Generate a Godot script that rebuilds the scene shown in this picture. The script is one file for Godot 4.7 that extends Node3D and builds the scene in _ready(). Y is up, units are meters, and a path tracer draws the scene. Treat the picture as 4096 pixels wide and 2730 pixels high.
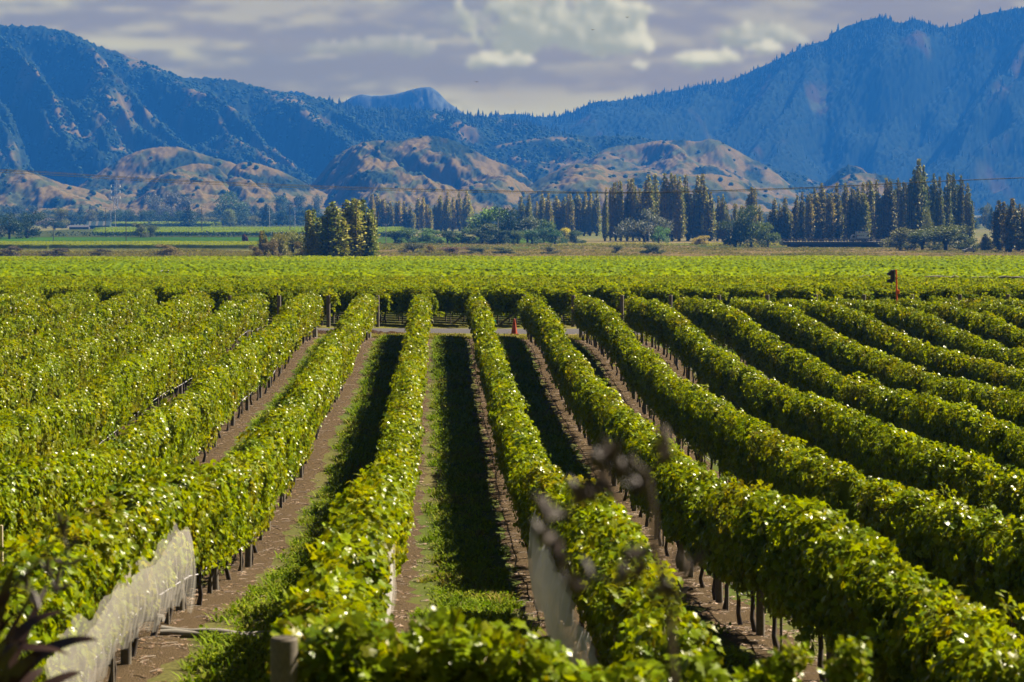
extends Node3D
# A vineyard on a river plain below blue bush-clad hills, seen over the ends of the rows on an early autumn day.
# Metres, y up. The vine rows run along -z; Z below means the distance ahead of the camera (-z).

const F := 2400.0            # focal length of the lens in pixels of a 1024 pixel wide picture
const EYE := Vector3(0, 7, 0)
const ROW := 2.6             # row spacing
const ROW0 := -0.874         # x of the row left of the middle lane

# Heights of the top wire line relative to the eye, surveyed along and across the block.
const ZN := [15.0, 19.0, 23.0, 27.0, 31.0, 35.0, 39.0, 44.0, 50.0, 57.0, 64.0, 71.0, 78.0, 85.0, 92.0, 99.0, 106.0, 113.0, 120.0]
const KN := [-8.0, -5.0, -3.0, -1.0, 1.0, 3.0, 5.0, 7.0, 10.0]
const TOPS := [
	[-3.05, -3.29, -3.44, -3.49, -3.61, -3.74, -3.95, -4.23, -4.59, -4.97, -4.88, -4.64, -4.49, -4.50, -4.36, -4.05, -3.92, -4.04, -4.24],
	[-3.01, -3.22, -3.36, -3.39, -3.45, -3.61, -3.88, -4.15, -4.33, -4.71, -4.58, -4.38, -4.38, -4.52, -4.41, -4.09, -3.96, -4.10, -4.32],
	[-2.95, -3.08, -3.20, -3.26, -3.40, -3.69, -4.03, -4.31, -4.31, -4.56, -4.38, -4.25, -4.30, -4.43, -4.32, -4.05, -4.00, -4.18, -4.39],
	[-2.89, -3.03, -3.10, -3.22, -3.49, -3.89, -4.27, -4.57, -4.53, -4.66, -4.47, -4.39, -4.43, -4.47, -4.31, -4.07, -4.06, -4.25, -4.45],
	[-2.88, -3.21, -3.25, -3.39, -3.72, -4.12, -4.42, -4.69, -4.76, -4.86, -4.78, -4.78, -4.75, -4.71, -4.48, -4.20, -4.15, -4.32, -4.52],
	[-3.40, -3.57, -3.62, -3.72, -4.02, -4.28, -4.46, -4.63, -4.80, -4.88, -5.00, -5.12, -5.00, -4.90, -4.62, -4.31, -4.25, -4.40, -4.59],
	[-3.70, -3.82, -3.91, -3.99, -4.23, -4.37, -4.49, -4.56, -4.73, -4.74, -4.99, -5.17, -5.02, -4.93, -4.65, -4.34, -4.30, -4.47, -4.65],
	[-3.70, -3.80, -3.93, -4.03, -4.24, -4.37, -4.51, -4.59, -4.73, -4.65, -4.84, -5.00, -4.96, -4.97, -4.72, -4.41, -4.35, -4.52, -4.69],
	[-3.40, -3.49, -3.65, -3.77, -4.01, -4.22, -4.43, -4.61, -4.79, -4.72, -4.70, -4.75, -4.94, -5.13, -4.92, -4.56, -4.42, -4.54, -4.69]]

var cam: Camera3D
var rng := RandomNumberGenerator.new()
var taken := {}
var M := {}
var nz := FastNoiseLite.new()
var SUN := Vector3(0.613, 0.719, -0.326).normalized()

# ------------------------------------------------------------------ mesh builder
class MB:
	var v := PackedVector3Array()
	var n := PackedVector3Array()
	var c := PackedColorArray()
	func tri(a: Vector3, b: Vector3, d: Vector3, col: Color, out := Vector3.ZERO) -> void:
		var f := (d - a).cross(b - a)
		if out != Vector3.ZERO and f.dot(out) < 0.0:
			var t := b
			b = d
			d = t
			f = -f
		f = f.normalized()
		v.append(a); v.append(b); v.append(d)
		n.append(f); n.append(f); n.append(f)
		c.append(col); c.append(col); c.append(col)
	func quad(a: Vector3, b: Vector3, d: Vector3, e: Vector3, col: Color, out := Vector3.ZERO) -> void:
		tri(a, b, d, col, out)
		tri(a, d, e, col, out)
	func trin(a: Vector3, b: Vector3, d: Vector3, na: Vector3, nb: Vector3, nd: Vector3, ca: Color, cb: Color, cd: Color) -> void:
		var f := (d - a).cross(b - a)
		v.append(a); n.append(na); c.append(ca)
		if f.dot(na + nb + nd) < 0.0:
			v.append(d); n.append(nd); c.append(cd)
			v.append(b); n.append(nb); c.append(cb)
		else:
			v.append(b); n.append(nb); c.append(cb)
			v.append(d); n.append(nd); c.append(cd)
	func box(at: Vector3, size: Vector3, col: Color, basis := Basis.IDENTITY, bevel := 0.0) -> void:
		var h := size * 0.5
		for ax in 3:
			for s in [-1.0, 1.0]:
				var p := Vector3.ZERO
				p[ax] = s
				var u := (ax + 1) % 3
				var w := (ax + 2) % 3
				var q := []
				for k in [[-1, -1], [1, -1], [1, 1], [-1, 1]]:
					var r := Vector3.ZERO
					r[ax] = s * h[ax]
					r[u] = k[0] * (h[u] - bevel)
					r[w] = k[1] * (h[w] - bevel)
					q.append(at + basis * r)
				quad(q[0], q[1], q[2], q[3], col, basis * p)
				if bevel > 0.0:
					for k in [-1.0, 1.0]:
						var e0 := Vector3.ZERO
						e0[ax] = s * h[ax]; e0[u] = k * (h[u] - bevel); e0[w] = -(h[w] - bevel)
						var e1 := e0
						e1[w] = h[w] - bevel
						var e2 := Vector3.ZERO
						e2[ax] = s * (h[ax] - bevel); e2[u] = k * h[u]; e2[w] = h[w] - bevel
						var e3 := e2
						e3[w] = -(h[w] - bevel)
						var o := Vector3.ZERO
						o[ax] = s; o[u] = k
						quad(at + basis * e0, at + basis * e1, at + basis * e2, at + basis * e3, col, basis * o)
	func tube(p: Array, r: Array, sides: int, col: Color, caps := true) -> void:
		var rings := []
		var norms := []
		var up := Vector3.UP
		for i in p.size():
			var d: Vector3 = (p[mini(i + 1, p.size() - 1)] - p[maxi(i - 1, 0)]).normalized()
			var x := d.cross(up if absf(d.dot(up)) < 0.95 else Vector3.RIGHT).normalized()
			var y := x.cross(d).normalized()
			var ring := []
			var nn := []
			for k in sides:
				var a := TAU * k / sides
				var o := x * cos(a) + y * sin(a)
				ring.append(p[i] + o * r[i])
				nn.append(o)
			rings.append(ring)
			norms.append(nn)
		for i in p.size() - 1:
			for k in sides:
				var l := (k + 1) % sides
				trin(rings[i][k], rings[i][l], rings[i + 1][l], norms[i][k], norms[i][l], norms[i + 1][l], col, col, col)
				trin(rings[i][k], rings[i + 1][l], rings[i + 1][k], norms[i][k], norms[i + 1][l], norms[i + 1][k], col, col, col)
		if caps:
			for e in [0, p.size() - 1]:
				var out: Vector3 = (p[0] - p[1]) if e == 0 else (p[e] - p[e - 1])
				for k in range(1, sides - 1):
					tri(rings[e][0], rings[e][k], rings[e][k + 1], col, out)
	func lathe(at: Vector3, prof: Array, sides: int, col: Color) -> void:
		for i in prof.size() - 1:
			var a: Vector2 = prof[i]
			var b: Vector2 = prof[i + 1]
			var d := b - a
			var nr := Vector2(d.y, -d.x).normalized()
			for k in sides:
				var t0 := TAU * k / sides
				var t1 := TAU * (k + 1) / sides
				var c0 := Vector3(cos(t0), 0, sin(t0))
				var c1 := Vector3(cos(t1), 0, sin(t1))
				var n0 := c0 * nr.x + Vector3.UP * nr.y
				var n1 := c1 * nr.x + Vector3.UP * nr.y
				var p0 := at + c0 * a.x + Vector3.UP * a.y
				var p1 := at + c1 * a.x + Vector3.UP * a.y
				var q0 := at + c0 * b.x + Vector3.UP * b.y
				var q1 := at + c1 * b.x + Vector3.UP * b.y
				if a.x > 0.0:
					trin(p0, p1, q1, n0, n1, n1, col, col, col)
				if b.x > 0.0:
					trin(p0, q1, q0, n0, n1, n0, col, col, col)
				elif a.x > 0.0:
					trin(p0, p1, q0, n0, n1, n0, col, col, col)
	func grid(pts: Array, cols: Array) -> void:      # smooth sheet; pts[j][i]; normals up or as wound
		var nj := pts.size()
		var ni: int = pts[0].size()
		var nn := []
		for j in nj:
			var row := PackedVector3Array()
			row.resize(ni)
			var up: PackedVector3Array = pts[maxi(j - 1, 0)]
			var dn: PackedVector3Array = pts[mini(j + 1, nj - 1)]
			var me: PackedVector3Array = pts[j]
			for i in ni:
				var f := (me[mini(i + 1, ni - 1)] - me[maxi(i - 1, 0)]).cross(dn[i] - up[i])
				row[i] = f.normalized()
			nn.append(row)
		for j in nj - 1:
			for i in ni - 1:
				trin(pts[j][i], pts[j][i + 1], pts[j + 1][i + 1], nn[j][i], nn[j][i + 1], nn[j + 1][i + 1], cols[j][i], cols[j][i + 1], cols[j + 1][i + 1])
				trin(pts[j][i], pts[j + 1][i + 1], pts[j + 1][i], nn[j][i], nn[j + 1][i + 1], nn[j + 1][i], cols[j][i], cols[j + 1][i + 1], cols[j + 1][i])
	func mesh() -> ArrayMesh:
		var a := []
		a.resize(Mesh.ARRAY_MAX)
		a[Mesh.ARRAY_VERTEX] = v
		a[Mesh.ARRAY_NORMAL] = n
		a[Mesh.ARRAY_COLOR] = c
		var m := ArrayMesh.new()
		m.add_surface_from_arrays(Mesh.PRIMITIVE_TRIANGLES, a)
		return m

# ------------------------------------------------------------------ nodes and names
func numbered(called: String) -> String:
	if not taken.has(called):
		taken[called] = 0
		return called
	taken[called] += 1
	return "%s_%03d" % [called, taken[called]]

func tag(o: Node, label: String, category := "", group := "", kind := "") -> void:
	if label: o.set_meta("label", label)
	if category: o.set_meta("category", category)
	if group: o.set_meta("group", group)
	if kind: o.set_meta("kind", kind)

func thing(called: String, label: String, category: String, at := Vector3.ZERO, turn := 0.0, group := "") -> Node3D:
	var o := Node3D.new()
	o.name = numbered(called)
	add_child(o)
	o.position = at
	o.rotation.y = turn
	tag(o, label, category, group)
	return o

func part(called: String, mesh: Mesh, mat: Material, parent: Node, at := Vector3.ZERO, turn := 0.0) -> MeshInstance3D:
	var o := MeshInstance3D.new()
	o.name = called
	o.mesh = mesh
	o.material_override = mat
	parent.add_child(o, true)
	o.position = at
	o.rotation.y = turn
	return o

func single(called: String, mesh: Mesh, mat: Material, label: String, category: String, at := Vector3.ZERO, turn := 0.0, group := "", kind := "") -> MeshInstance3D:
	var o := MeshInstance3D.new()
	o.name = numbered(called)
	o.mesh = mesh
	o.material_override = mat
	add_child(o)
	o.position = at
	o.rotation.y = turn
	tag(o, label, category, group, kind)
	return o

func copies(called: String, mesh: Mesh, mat: Material, where: Array, cols: Array, parent: Node) -> MultiMeshInstance3D:
	var mm := MultiMesh.new()
	mm.transform_format = MultiMesh.TRANSFORM_3D
	mm.use_colors = true
	mm.mesh = mesh
	mm.instance_count = where.size()
	for i in where.size():
		mm.set_instance_transform(i, where[i])
		mm.set_instance_color(i, cols[i])
	var o := MultiMeshInstance3D.new()
	o.name = called
	o.multimesh = mm
	o.material_override = mat
	parent.add_child(o, true)
	o.set_meta("kind", "stuff")
	return o

func ordw(i: int) -> String:
	var ones := ["", "first", "second", "third", "fourth", "fifth", "sixth", "seventh", "eighth", "ninth", "tenth", "eleventh", "twelfth", "thirteenth", "fourteenth", "fifteenth", "sixteenth", "seventeenth", "eighteenth", "nineteenth"]
	if i < 20: return ones[i]
	if i % 10 == 0: return ["twentieth", "thirtieth", "fortieth", "fiftieth", "sixtieth", "seventieth"][i / 10 - 2]
	return ["twenty", "thirty", "forty", "fifty", "sixty", "seventy"][i / 10 - 2] + "-" + ones[i % 10]

# ------------------------------------------------------------------ survey
func top_rel(x: float, Z: float) -> float:
	var k := clampf((x - ROW0) / ROW, KN[0], KN[-1])
	Z = clampf(Z, ZN[0], ZN[-1])
	var a := 0
	while a < KN.size() - 2 and KN[a + 1] < k: a += 1
	var b := 0
	while b < ZN.size() - 2 and ZN[b + 1] < Z: b += 1
	var s: float = (k - KN[a]) / (KN[a + 1] - KN[a])
	var t: float = (Z - ZN[b]) / (ZN[b + 1] - ZN[b])
	t = t * t * (3.0 - 2.0 * t)
	return lerpf(lerpf(TOPS[a][b], TOPS[a][b + 1], t), lerpf(TOPS[a + 1][b], TOPS[a + 1][b + 1], t), s)

func canopy(Z: float) -> float:
	return lerpf(1.85, 2.02, smoothstep(30.0, 60.0, Z))

func plain(Z: float) -> float:
	if Z < 650.0: return -6.2 - 0.0154 * (Z - 126.0)
	return lerpf(-6.2 - 0.0154 * (minf(Z, 760.0) - 126.0), -15.03, smoothstep(650.0, 760.0, Z))

func ground(x: float, Z: float) -> float:
	var p := plain(maxf(Z, 100.0))
	if Z > 127.0: return EYE.y + p
	var g := top_rel(x, Z) - canopy(Z)
	var w := maxf(smoothstep(119.0, 127.0, Z), smoothstep(40.0, 70.0, absf(x)))
	return EYE.y + lerpf(g, p if Z > 119.0 else maxf(p, -6.6), w)

func ray(px: float, py: float, Z: float) -> Vector3:      # the point at distance Z ahead that a surveyor sights at (px, py)
	var d := cam.basis * Vector3((px - 512.0) / F, -(py - 341.0) / F, -1.0)
	return EYE + d * (Z / -d.z)

func spot(px: float, Z: float) -> Vector3:
	var p := ray(px, 207.0 + F * (EYE.y - ground(0.0, Z)) / Z, Z)
	p.y = ground(p.x, Z)
	return p

func project(p: Vector3) -> Vector2:
	var q := cam.basis.inverse() * (p - EYE)
	return Vector2(512.0 + F * q.x / -q.z, 341.0 - F * q.y / -q.z)

func lin(r: float, g: float, b: float) -> Color:
	return Color(r, g, b)

# ------------------------------------------------------------------ materials
func noise_tex(f: float, oct: int, lo: float, hi: float, s := 1, w := 512) -> NoiseTexture2D:
	var n := FastNoiseLite.new()
	n.seed = s
	n.frequency = f
	n.fractal_octaves = oct
	var t := NoiseTexture2D.new()
	t.width = w
	t.height = w
	t.seamless = true
	t.noise = n
	var g := Gradient.new()
	g.set_color(0, Color(lo, lo, lo))
	g.set_color(1, Color(hi, hi, hi))
	t.color_ramp = g
	return t

func mat(called: String, col: Color, rough: float, tex: Texture2D = null, scale := 1.0, spec := 0.5) -> StandardMaterial3D:
	var m := StandardMaterial3D.new()
	m.resource_name = called
	m.vertex_color_use_as_albedo = true
	m.albedo_color = col.linear_to_srgb()
	m.roughness = rough
	m.metallic_specular = spec
	if tex:
		m.albedo_texture = tex
		m.uv1_triplanar = true
		m.uv1_world_triplanar = true
		m.uv1_scale = Vector3.ONE * scale
	return m

func materials() -> void:
	var W := Color.WHITE
	var fine := noise_tex(0.05, 5, 0.62, 1.0, 3)
	var grain := noise_tex(0.09, 4, 0.45, 1.0, 5)
	var leaf := mat("vine_leaf", W, 0.30, null, 1.0, 0.29)
	leaf.backlight_enabled = true
	leaf.backlight = Color(1.0, 0.84, 0.06).linear_to_srgb()
	M.leaf = leaf
	M.leaf_far = leaf.duplicate()
	M.leaf_far.roughness = 0.75
	M.leaf_far.metallic_specular = 0.2
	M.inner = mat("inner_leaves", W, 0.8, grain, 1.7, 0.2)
	var tl := mat("tree_leaf", W, 0.6, null, 1.0, 0.3)
	tl.backlight_enabled = true
	tl.backlight = Color(0.45, 0.5, 0.2).linear_to_srgb()
	M.tree = tl
	M.wood = mat("weathered_wood", lin(0.17, 0.145, 0.11), 0.85, noise_tex(0.05, 4, 0.5, 1.0, 8), 1.0)
	M.wood.uv1_scale = Vector3(9, 0.8, 9)
	M.bark = mat("bark", lin(0.075, 0.055, 0.042), 0.9, grain, 3.0)
	M.white = mat("white_paint", lin(0.33, 0.32, 0.30), 0.5, fine, 2.0)
	M.ground = mat("ground", W, 0.95, fine, 0.55, 0.1)
	M.soil = mat("soil", lin(0.175, 0.130, 0.078), 0.95, grain, 1.3, 0.1)
	M.soil.heightmap_enabled = true
	M.soil.heightmap_texture = noise_tex(0.06, 5, 0.0, 1.0, 12)
	M.soil.heightmap_scale = 4.0
	M.grass = mat("grass", W, 0.75, null, 1.0, 0.15)
	M.grass.backlight_enabled = true
	M.grass.backlight = Color(0.5, 0.6, 0.15).linear_to_srgb()
	M.road = mat("asphalt", lin(0.125, 0.12, 0.13), 0.9, grain, 2.0, 0.2)
	M.hill = mat("hillside", W, 0.95, noise_tex(0.07, 5, 0.55, 1.0, 21), 0.02, 0.05)
	M.conifer = mat("conifer", lin(0.026, 0.042, 0.028), 0.9, null, 1.0, 0.1)
	M.paint = mat("paint", W, 0.45)
	M.matte = mat("matte_surface", W, 0.9, fine, 0.7, 0.12)
	M.metal = mat("galvanised_steel", lin(0.5, 0.51, 0.53), 0.45)
	M.metal.metallic = 0.6
	M.wire = mat("wire", lin(0.10, 0.10, 0.11), 0.5)
	M.plastic = mat("plastic", W, 0.4)
	M.orange = mat("orange_plastic", lin(0.46, 0.055, 0.008), 0.55, fine, 4.0)
	var net := mat("bird_net", Color(0.38, 0.36, 0.33, 1.0), 0.9, null, 1.0, 0.1)
	net.transparency = BaseMaterial3D.TRANSPARENCY_ALPHA
	net.albedo_color.a = 0.2
	net.backlight_enabled = true
	net.backlight = Color(0.5, 0.5, 0.5)
	M.net = net
	M.net_dense_whitened = net.duplicate()
	M.net_dense_whitened.albedo_color = Color(0.8, 0.8, 0.8, 0.4)  # denser net, painted whiter to replace weak sky light in the shade
	M.cloth = mat("bundled_net", lin(0.26, 0.24, 0.21), 0.9, grain, 5.0)
	M.flax = mat("flax_blade", lin(0.028, 0.016, 0.013), 0.22)
	M.stalk = mat("flax_stalk", W, 0.6)
	M.glass = mat("cab_glass", lin(0.02, 0.025, 0.03), 0.1)

# ------------------------------------------------------------------ sky
func fb(p: Vector3) -> float:
	return nz.get_noise_3dv(p) * 0.5 + 0.5

func heap(dx: float, el: float, az: float, b: Array) -> float:
	var a := deg_to_rad(az)
	var ring := Vector3(cos(a), 0, sin(a)) * 57.3
	var ex: float = dx / b[2]
	var ey: float = (el - b[1]) / b[3]
	if ey < 0.0: ey *= 1.6
	return 1.0 - sqrt(ex * ex + ey * ey) + (fb(ring * 7.0 + Vector3(0, el * 8.0, 0)) - 0.55) * 1.7 + (fb(ring * 19.0 + Vector3(9, el * 21.0, 0)) - 0.5) * 0.7

func sky_at(az: float, el: float, banks: Array) -> Color:      # degrees
	var a := deg_to_rad(az)
	var ring := Vector3(cos(a), 0, sin(a)) * 57.3
	# layered cloud: long flat streaks
	var warp := (fb(ring * 0.9 + Vector3(0, el * 3.0, 0)) - 0.5) * 1.2
	var s1 := fb(ring * 1.7 + Vector3(0, (el + warp * 0.6) * 13.0 + 100.0, 0))
	var s2 := fb(ring * 6.0 + Vector3(0, (el + warp * 0.4) * 30.0 + 300.0, 0))
	var st := clampf((s1 * 0.66 + s2 * 0.34 - 0.42) * 5.5, 0.0, 1.0)
	var low := smoothstep(2.6, 0.9, el)
	st = clampf(st + 0.75 * exp(-pow((el - 2.25) / 0.40, 2.0)) - 0.55 * exp(-pow((el - 3.05) / 0.35, 2.0)) + 0.3 * exp(-pow((el - 3.75) / 0.4, 2.0)), 0.0, 1.0)
	var gap := Color(0.37, 0.245, 0.0).lerp(Color(0.45, 0.31, 0.0), low)
	var cream := Color(0.90, 0.70, 0.12)
	var c := gap.lerp(cream, st * st * 0.85)
	c = c.lerp(Color(0.46, 0.28, 0.01), 0.5 * smoothstep(0.55, 0.35, fb(ring * 0.35 + Vector3(0, el * 2.0 + 40.0, 0))))
	# heaped cloud, lit from the upper right
	var best := 0.0
	var lit := 0.0
	for b in banks:
		var dx := fposmod(az - b[0] + 180.0, 360.0) - 180.0
		if absf(dx) > b[2] * 1.9 or absf(el - b[1]) > b[3] * 2.2: continue
		var d0 := heap(dx, el, az, b)
		if d0 < 0.0: continue
		var d1 := heap(dx + 0.16, el + 0.13, az + 0.16, b)
		var k: float = smoothstep(0.0, 0.16, d0) * b[4]
		if k > best:
			best = k
			lit = clampf(0.16 + (d0 - d1) * 0.95 + b[5] * 0.8, 0.0, 1.0)
	if best > 0.0:
		c = c.lerp(Color(0.52, 0.40, 0.0).lerp(Color(1.12, 0.90, 0.30), lit * lit * (3.0 - 2.0 * lit)), best)
	# the upper sky: unseen grey cloud, dimmed to cut fill light and deepen shade
	var hi := Color(0.075, 0.077, 0.076) * (0.75 + 0.5 * st)
	return c.lerp(hi, smoothstep(5.5, 13.0, el))

func make_sky() -> ImageTexture:
	nz.seed = 11
	nz.noise_type = FastNoiseLite.TYPE_SIMPLEX_SMOOTH
	nz.frequency = 0.11
	nz.fractal_octaves = 5
	var banks := []
	for b in [[556, 36, 92, 34, 1.0, 0.0], [590, 18, 60, 20, 1.0, 0.1], [628, 42, 38, 24, 1.0, 0.30], [500, 63, 46, 11, 0.9, 0.30], [375, 48, 62, 15, 0.55, -0.1], [705, 61, 42, 12, 1.0, 0.25], [745, 40, 52, 17, 0.8, 0.0], [765, 50, 24, 8, 0.9, 0.25], [637, 66, 11, 6, 0.8, 0.2], [470, 22, 40, 10, 0.4, 0.0]]:
		banks.append([(b[0] - 512) / 41.9 + 1.72, (207 - b[1]) / 41.9, b[2] / 41.9, b[3] / 41.9, b[4], b[5]])
	rng.seed = 77
	for i in 60:
		var az := rng.randf_range(20.0, 340.0)
		banks.append([az, rng.randf_range(2.2, 9.0), rng.randf_range(0.8, 3.0), rng.randf_range(0.3, 0.9), rng.randf_range(0.4, 1.0), rng.randf_range(-0.1, 0.3)])
	var big := Image.create(1024, 512, false, Image.FORMAT_RGBF)
	for y in 256:
		for x in 1024:
			big.set_pixel(x, y, sky_at(wrapf((x + 0.5) / 1024.0 * 360.0, -180.0, 180.0), 90.0 - (y + 0.5) / 512.0 * 180.0, [] if y < 180 else banks))
	big.fill_rect(Rect2i(0, 256, 1024, 256), Color(0.10, 0.10, 0.07))
	big.resize(4096, 2048, Image.INTERPOLATE_BILINEAR)
	for y in range(1024 - 80, 1026):
		for x in range(0, 4096):
			var az := wrapf((x + 0.5) / 4096.0 * 360.0, -180.0, 180.0)
			if absf(az - 1.7) > 40.0: continue
			big.set_pixel(x, y, sky_at(az, maxf(90.0 - (y + 0.5) / 2048.0 * 180.0, 0.0), banks))
	return ImageTexture.create_from_image(big)

# ------------------------------------------------------------------ leaves
func leaf(b: MB, t: Transform3D, s: float, col: Color, fold: float, coarse: bool) -> void:
	# a lobed leaf hanging from its stalk at the origin, blade in the xy plane, folded along the midrib
	var half := [Vector2(0.0, 0.06), Vector2(0.30, 0.22), Vector2(0.52, -0.02), Vector2(0.40, -0.22), Vector2(0.50, -0.50), Vector2(0.22, -0.58), Vector2(0.0, -0.95)]
	if coarse: half = [Vector2(0.0, 0.1), Vector2(0.46, 0.1), Vector2(0.44, -0.48), Vector2(0.0, -0.92)]
	for side in [-1.0, 1.0]:
		var q := []
		for h in half:
			q.append(t * (Vector3(h.x * side, h.y, absf(h.x) * fold - h.y * h.y * 0.22) * s))
		var o := t * (Vector3(0, -0.32, -0.02) * s)
		for i in half.size() - 1:
			b.tri(o, q[i], q[i + 1], col, t.basis.z)

func sprig(seed_: int, count: int, size: float, coarse: bool, spread: float) -> ArrayMesh:
	var r := RandomNumberGenerator.new()
	r.seed = seed_
	var b := MB.new()
	for i in count:
		var ang := r.randf() * TAU
		var rad := sqrt(r.randf()) * spread
		var p := Vector3(cos(ang) * rad, sin(ang) * rad, r.randf_range(-0.06, 0.06))
		var bs := Basis(Vector3.RIGHT, r.randfn(-0.45, 0.42)) * Basis(Vector3.UP, r.randfn(0.0, 0.5)) * Basis(Vector3.BACK, r.randfn(0.0, 0.7))
		var k := r.randf_range(0.7, 1.25)
		var y := maxf(0.0, r.randfn(0.0, 0.35))
		leaf(b, Transform3D(bs, p), size * r.randf_range(0.75, 1.25), Color(k * (1.0 + y * 0.25), k, k * 0.9), r.randf_range(-0.1, 0.45), coarse)
	if not coarse:
		b.tube([Vector3(-0.02, spread * 0.8, -0.04), Vector3(0.01, 0, -0.01), Vector3(0, -spread * 0.9, -0.05)], [0.006, 0.005, 0.003], 4, Color(0.9, 0.6, 0.8), false)
	return b.mesh()

func vine_tint(r: RandomNumberGenerator, autumn: float) -> Color:
	var k := r.randf_range(0.8, 1.2)
	var c := Color(0.195, 0.275, 0.003)
	c = c.lerp(Color(0.075, 0.135, 0.004), r.randf() if r.randf() > 0.5 else 0.15 * r.randf())
	c = c.lerp(Color(0.31, 0.30, 0.003), maxf(0.0, r.randfn(-0.05, 0.24)))
	c = c.lerp(Color(0.21, 0.13, 0.03), clampf(autumn + r.randfn(0.0, 0.12), 0.0, 0.8) if autumn > 0.0 else 0.0)
	return c * k

var sprigs_near := []
var sprigs_mid := []
var sprigs_far := []
var trunks := []
var post_mesh: ArrayMesh
var stake_mesh: ArrayMesh
var guard_mesh: ArrayMesh

func vine_kit() -> void:
	for i in 4:
		sprigs_near.append(sprig(100 + i, 18, 0.070, false, 0.15))
		sprigs_mid.append(sprig(200 + i, 22, 0.074, true, 0.19))
		sprigs_far.append(sprig(300 + i, 22, 0.090, true, 0.23))
	for i in 5:
		rng.seed = 400 + i
		var b := MB.new()
		var p := [Vector3(0, -0.1, 0)]
		var q := Vector3.ZERO
		for j in 5:
			p.append(q)
			q += Vector3(rng.randf_range(-0.05, 0.05), 0.2, rng.randf_range(-0.07, 0.07))
		b.tube(p, [0.055, 0.045, 0.036, 0.032, 0.032, 0.04], 6, Color(1, 1, 1))
		for s in [-1.0, 1.0]:
			b.tube([p[5], p[5] + Vector3(0.01, 0.07, 0.15 * s), p[5] + Vector3(0, 0.10, 0.75 * s)], [0.03, 0.022, 0.014], 5, Color(0.9, 0.9, 0.9))
		trunks.append(b.mesh())
	var b := MB.new()
	b.lathe(Vector3.ZERO, [Vector2(0.062, -0.2), Vector2(0.058, 1.72), Vector2(0.052, 1.75), Vector2(0.0, 1.75)], 9, Color.WHITE)
	post_mesh = b.mesh()
	b = MB.new()
	b.lathe(Vector3.ZERO, [Vector2(0.02, -0.2), Vector2(0.02, 1.5), Vector2(0.0, 1.5)], 6, Color(1.7, 1.6, 1.4))
	stake_mesh = b.mesh()
	b = MB.new()
	b.lathe(Vector3.ZERO, [Vector2(0.082, 0.0), Vector2(0.078, 0.55), Vector2(0.066, 0.56), Vector2(0.066, 0.5)], 10, Color.WHITE)
	guard_mesh = b.mesh()

func in_frame(p: Vector3, m: float) -> bool:
	if p.z > -6.0: return false
	var q := project(p)
	return q.x > -m and q.x < 1024.0 + m and q.y < 690.0 + m * 1.3

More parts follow.
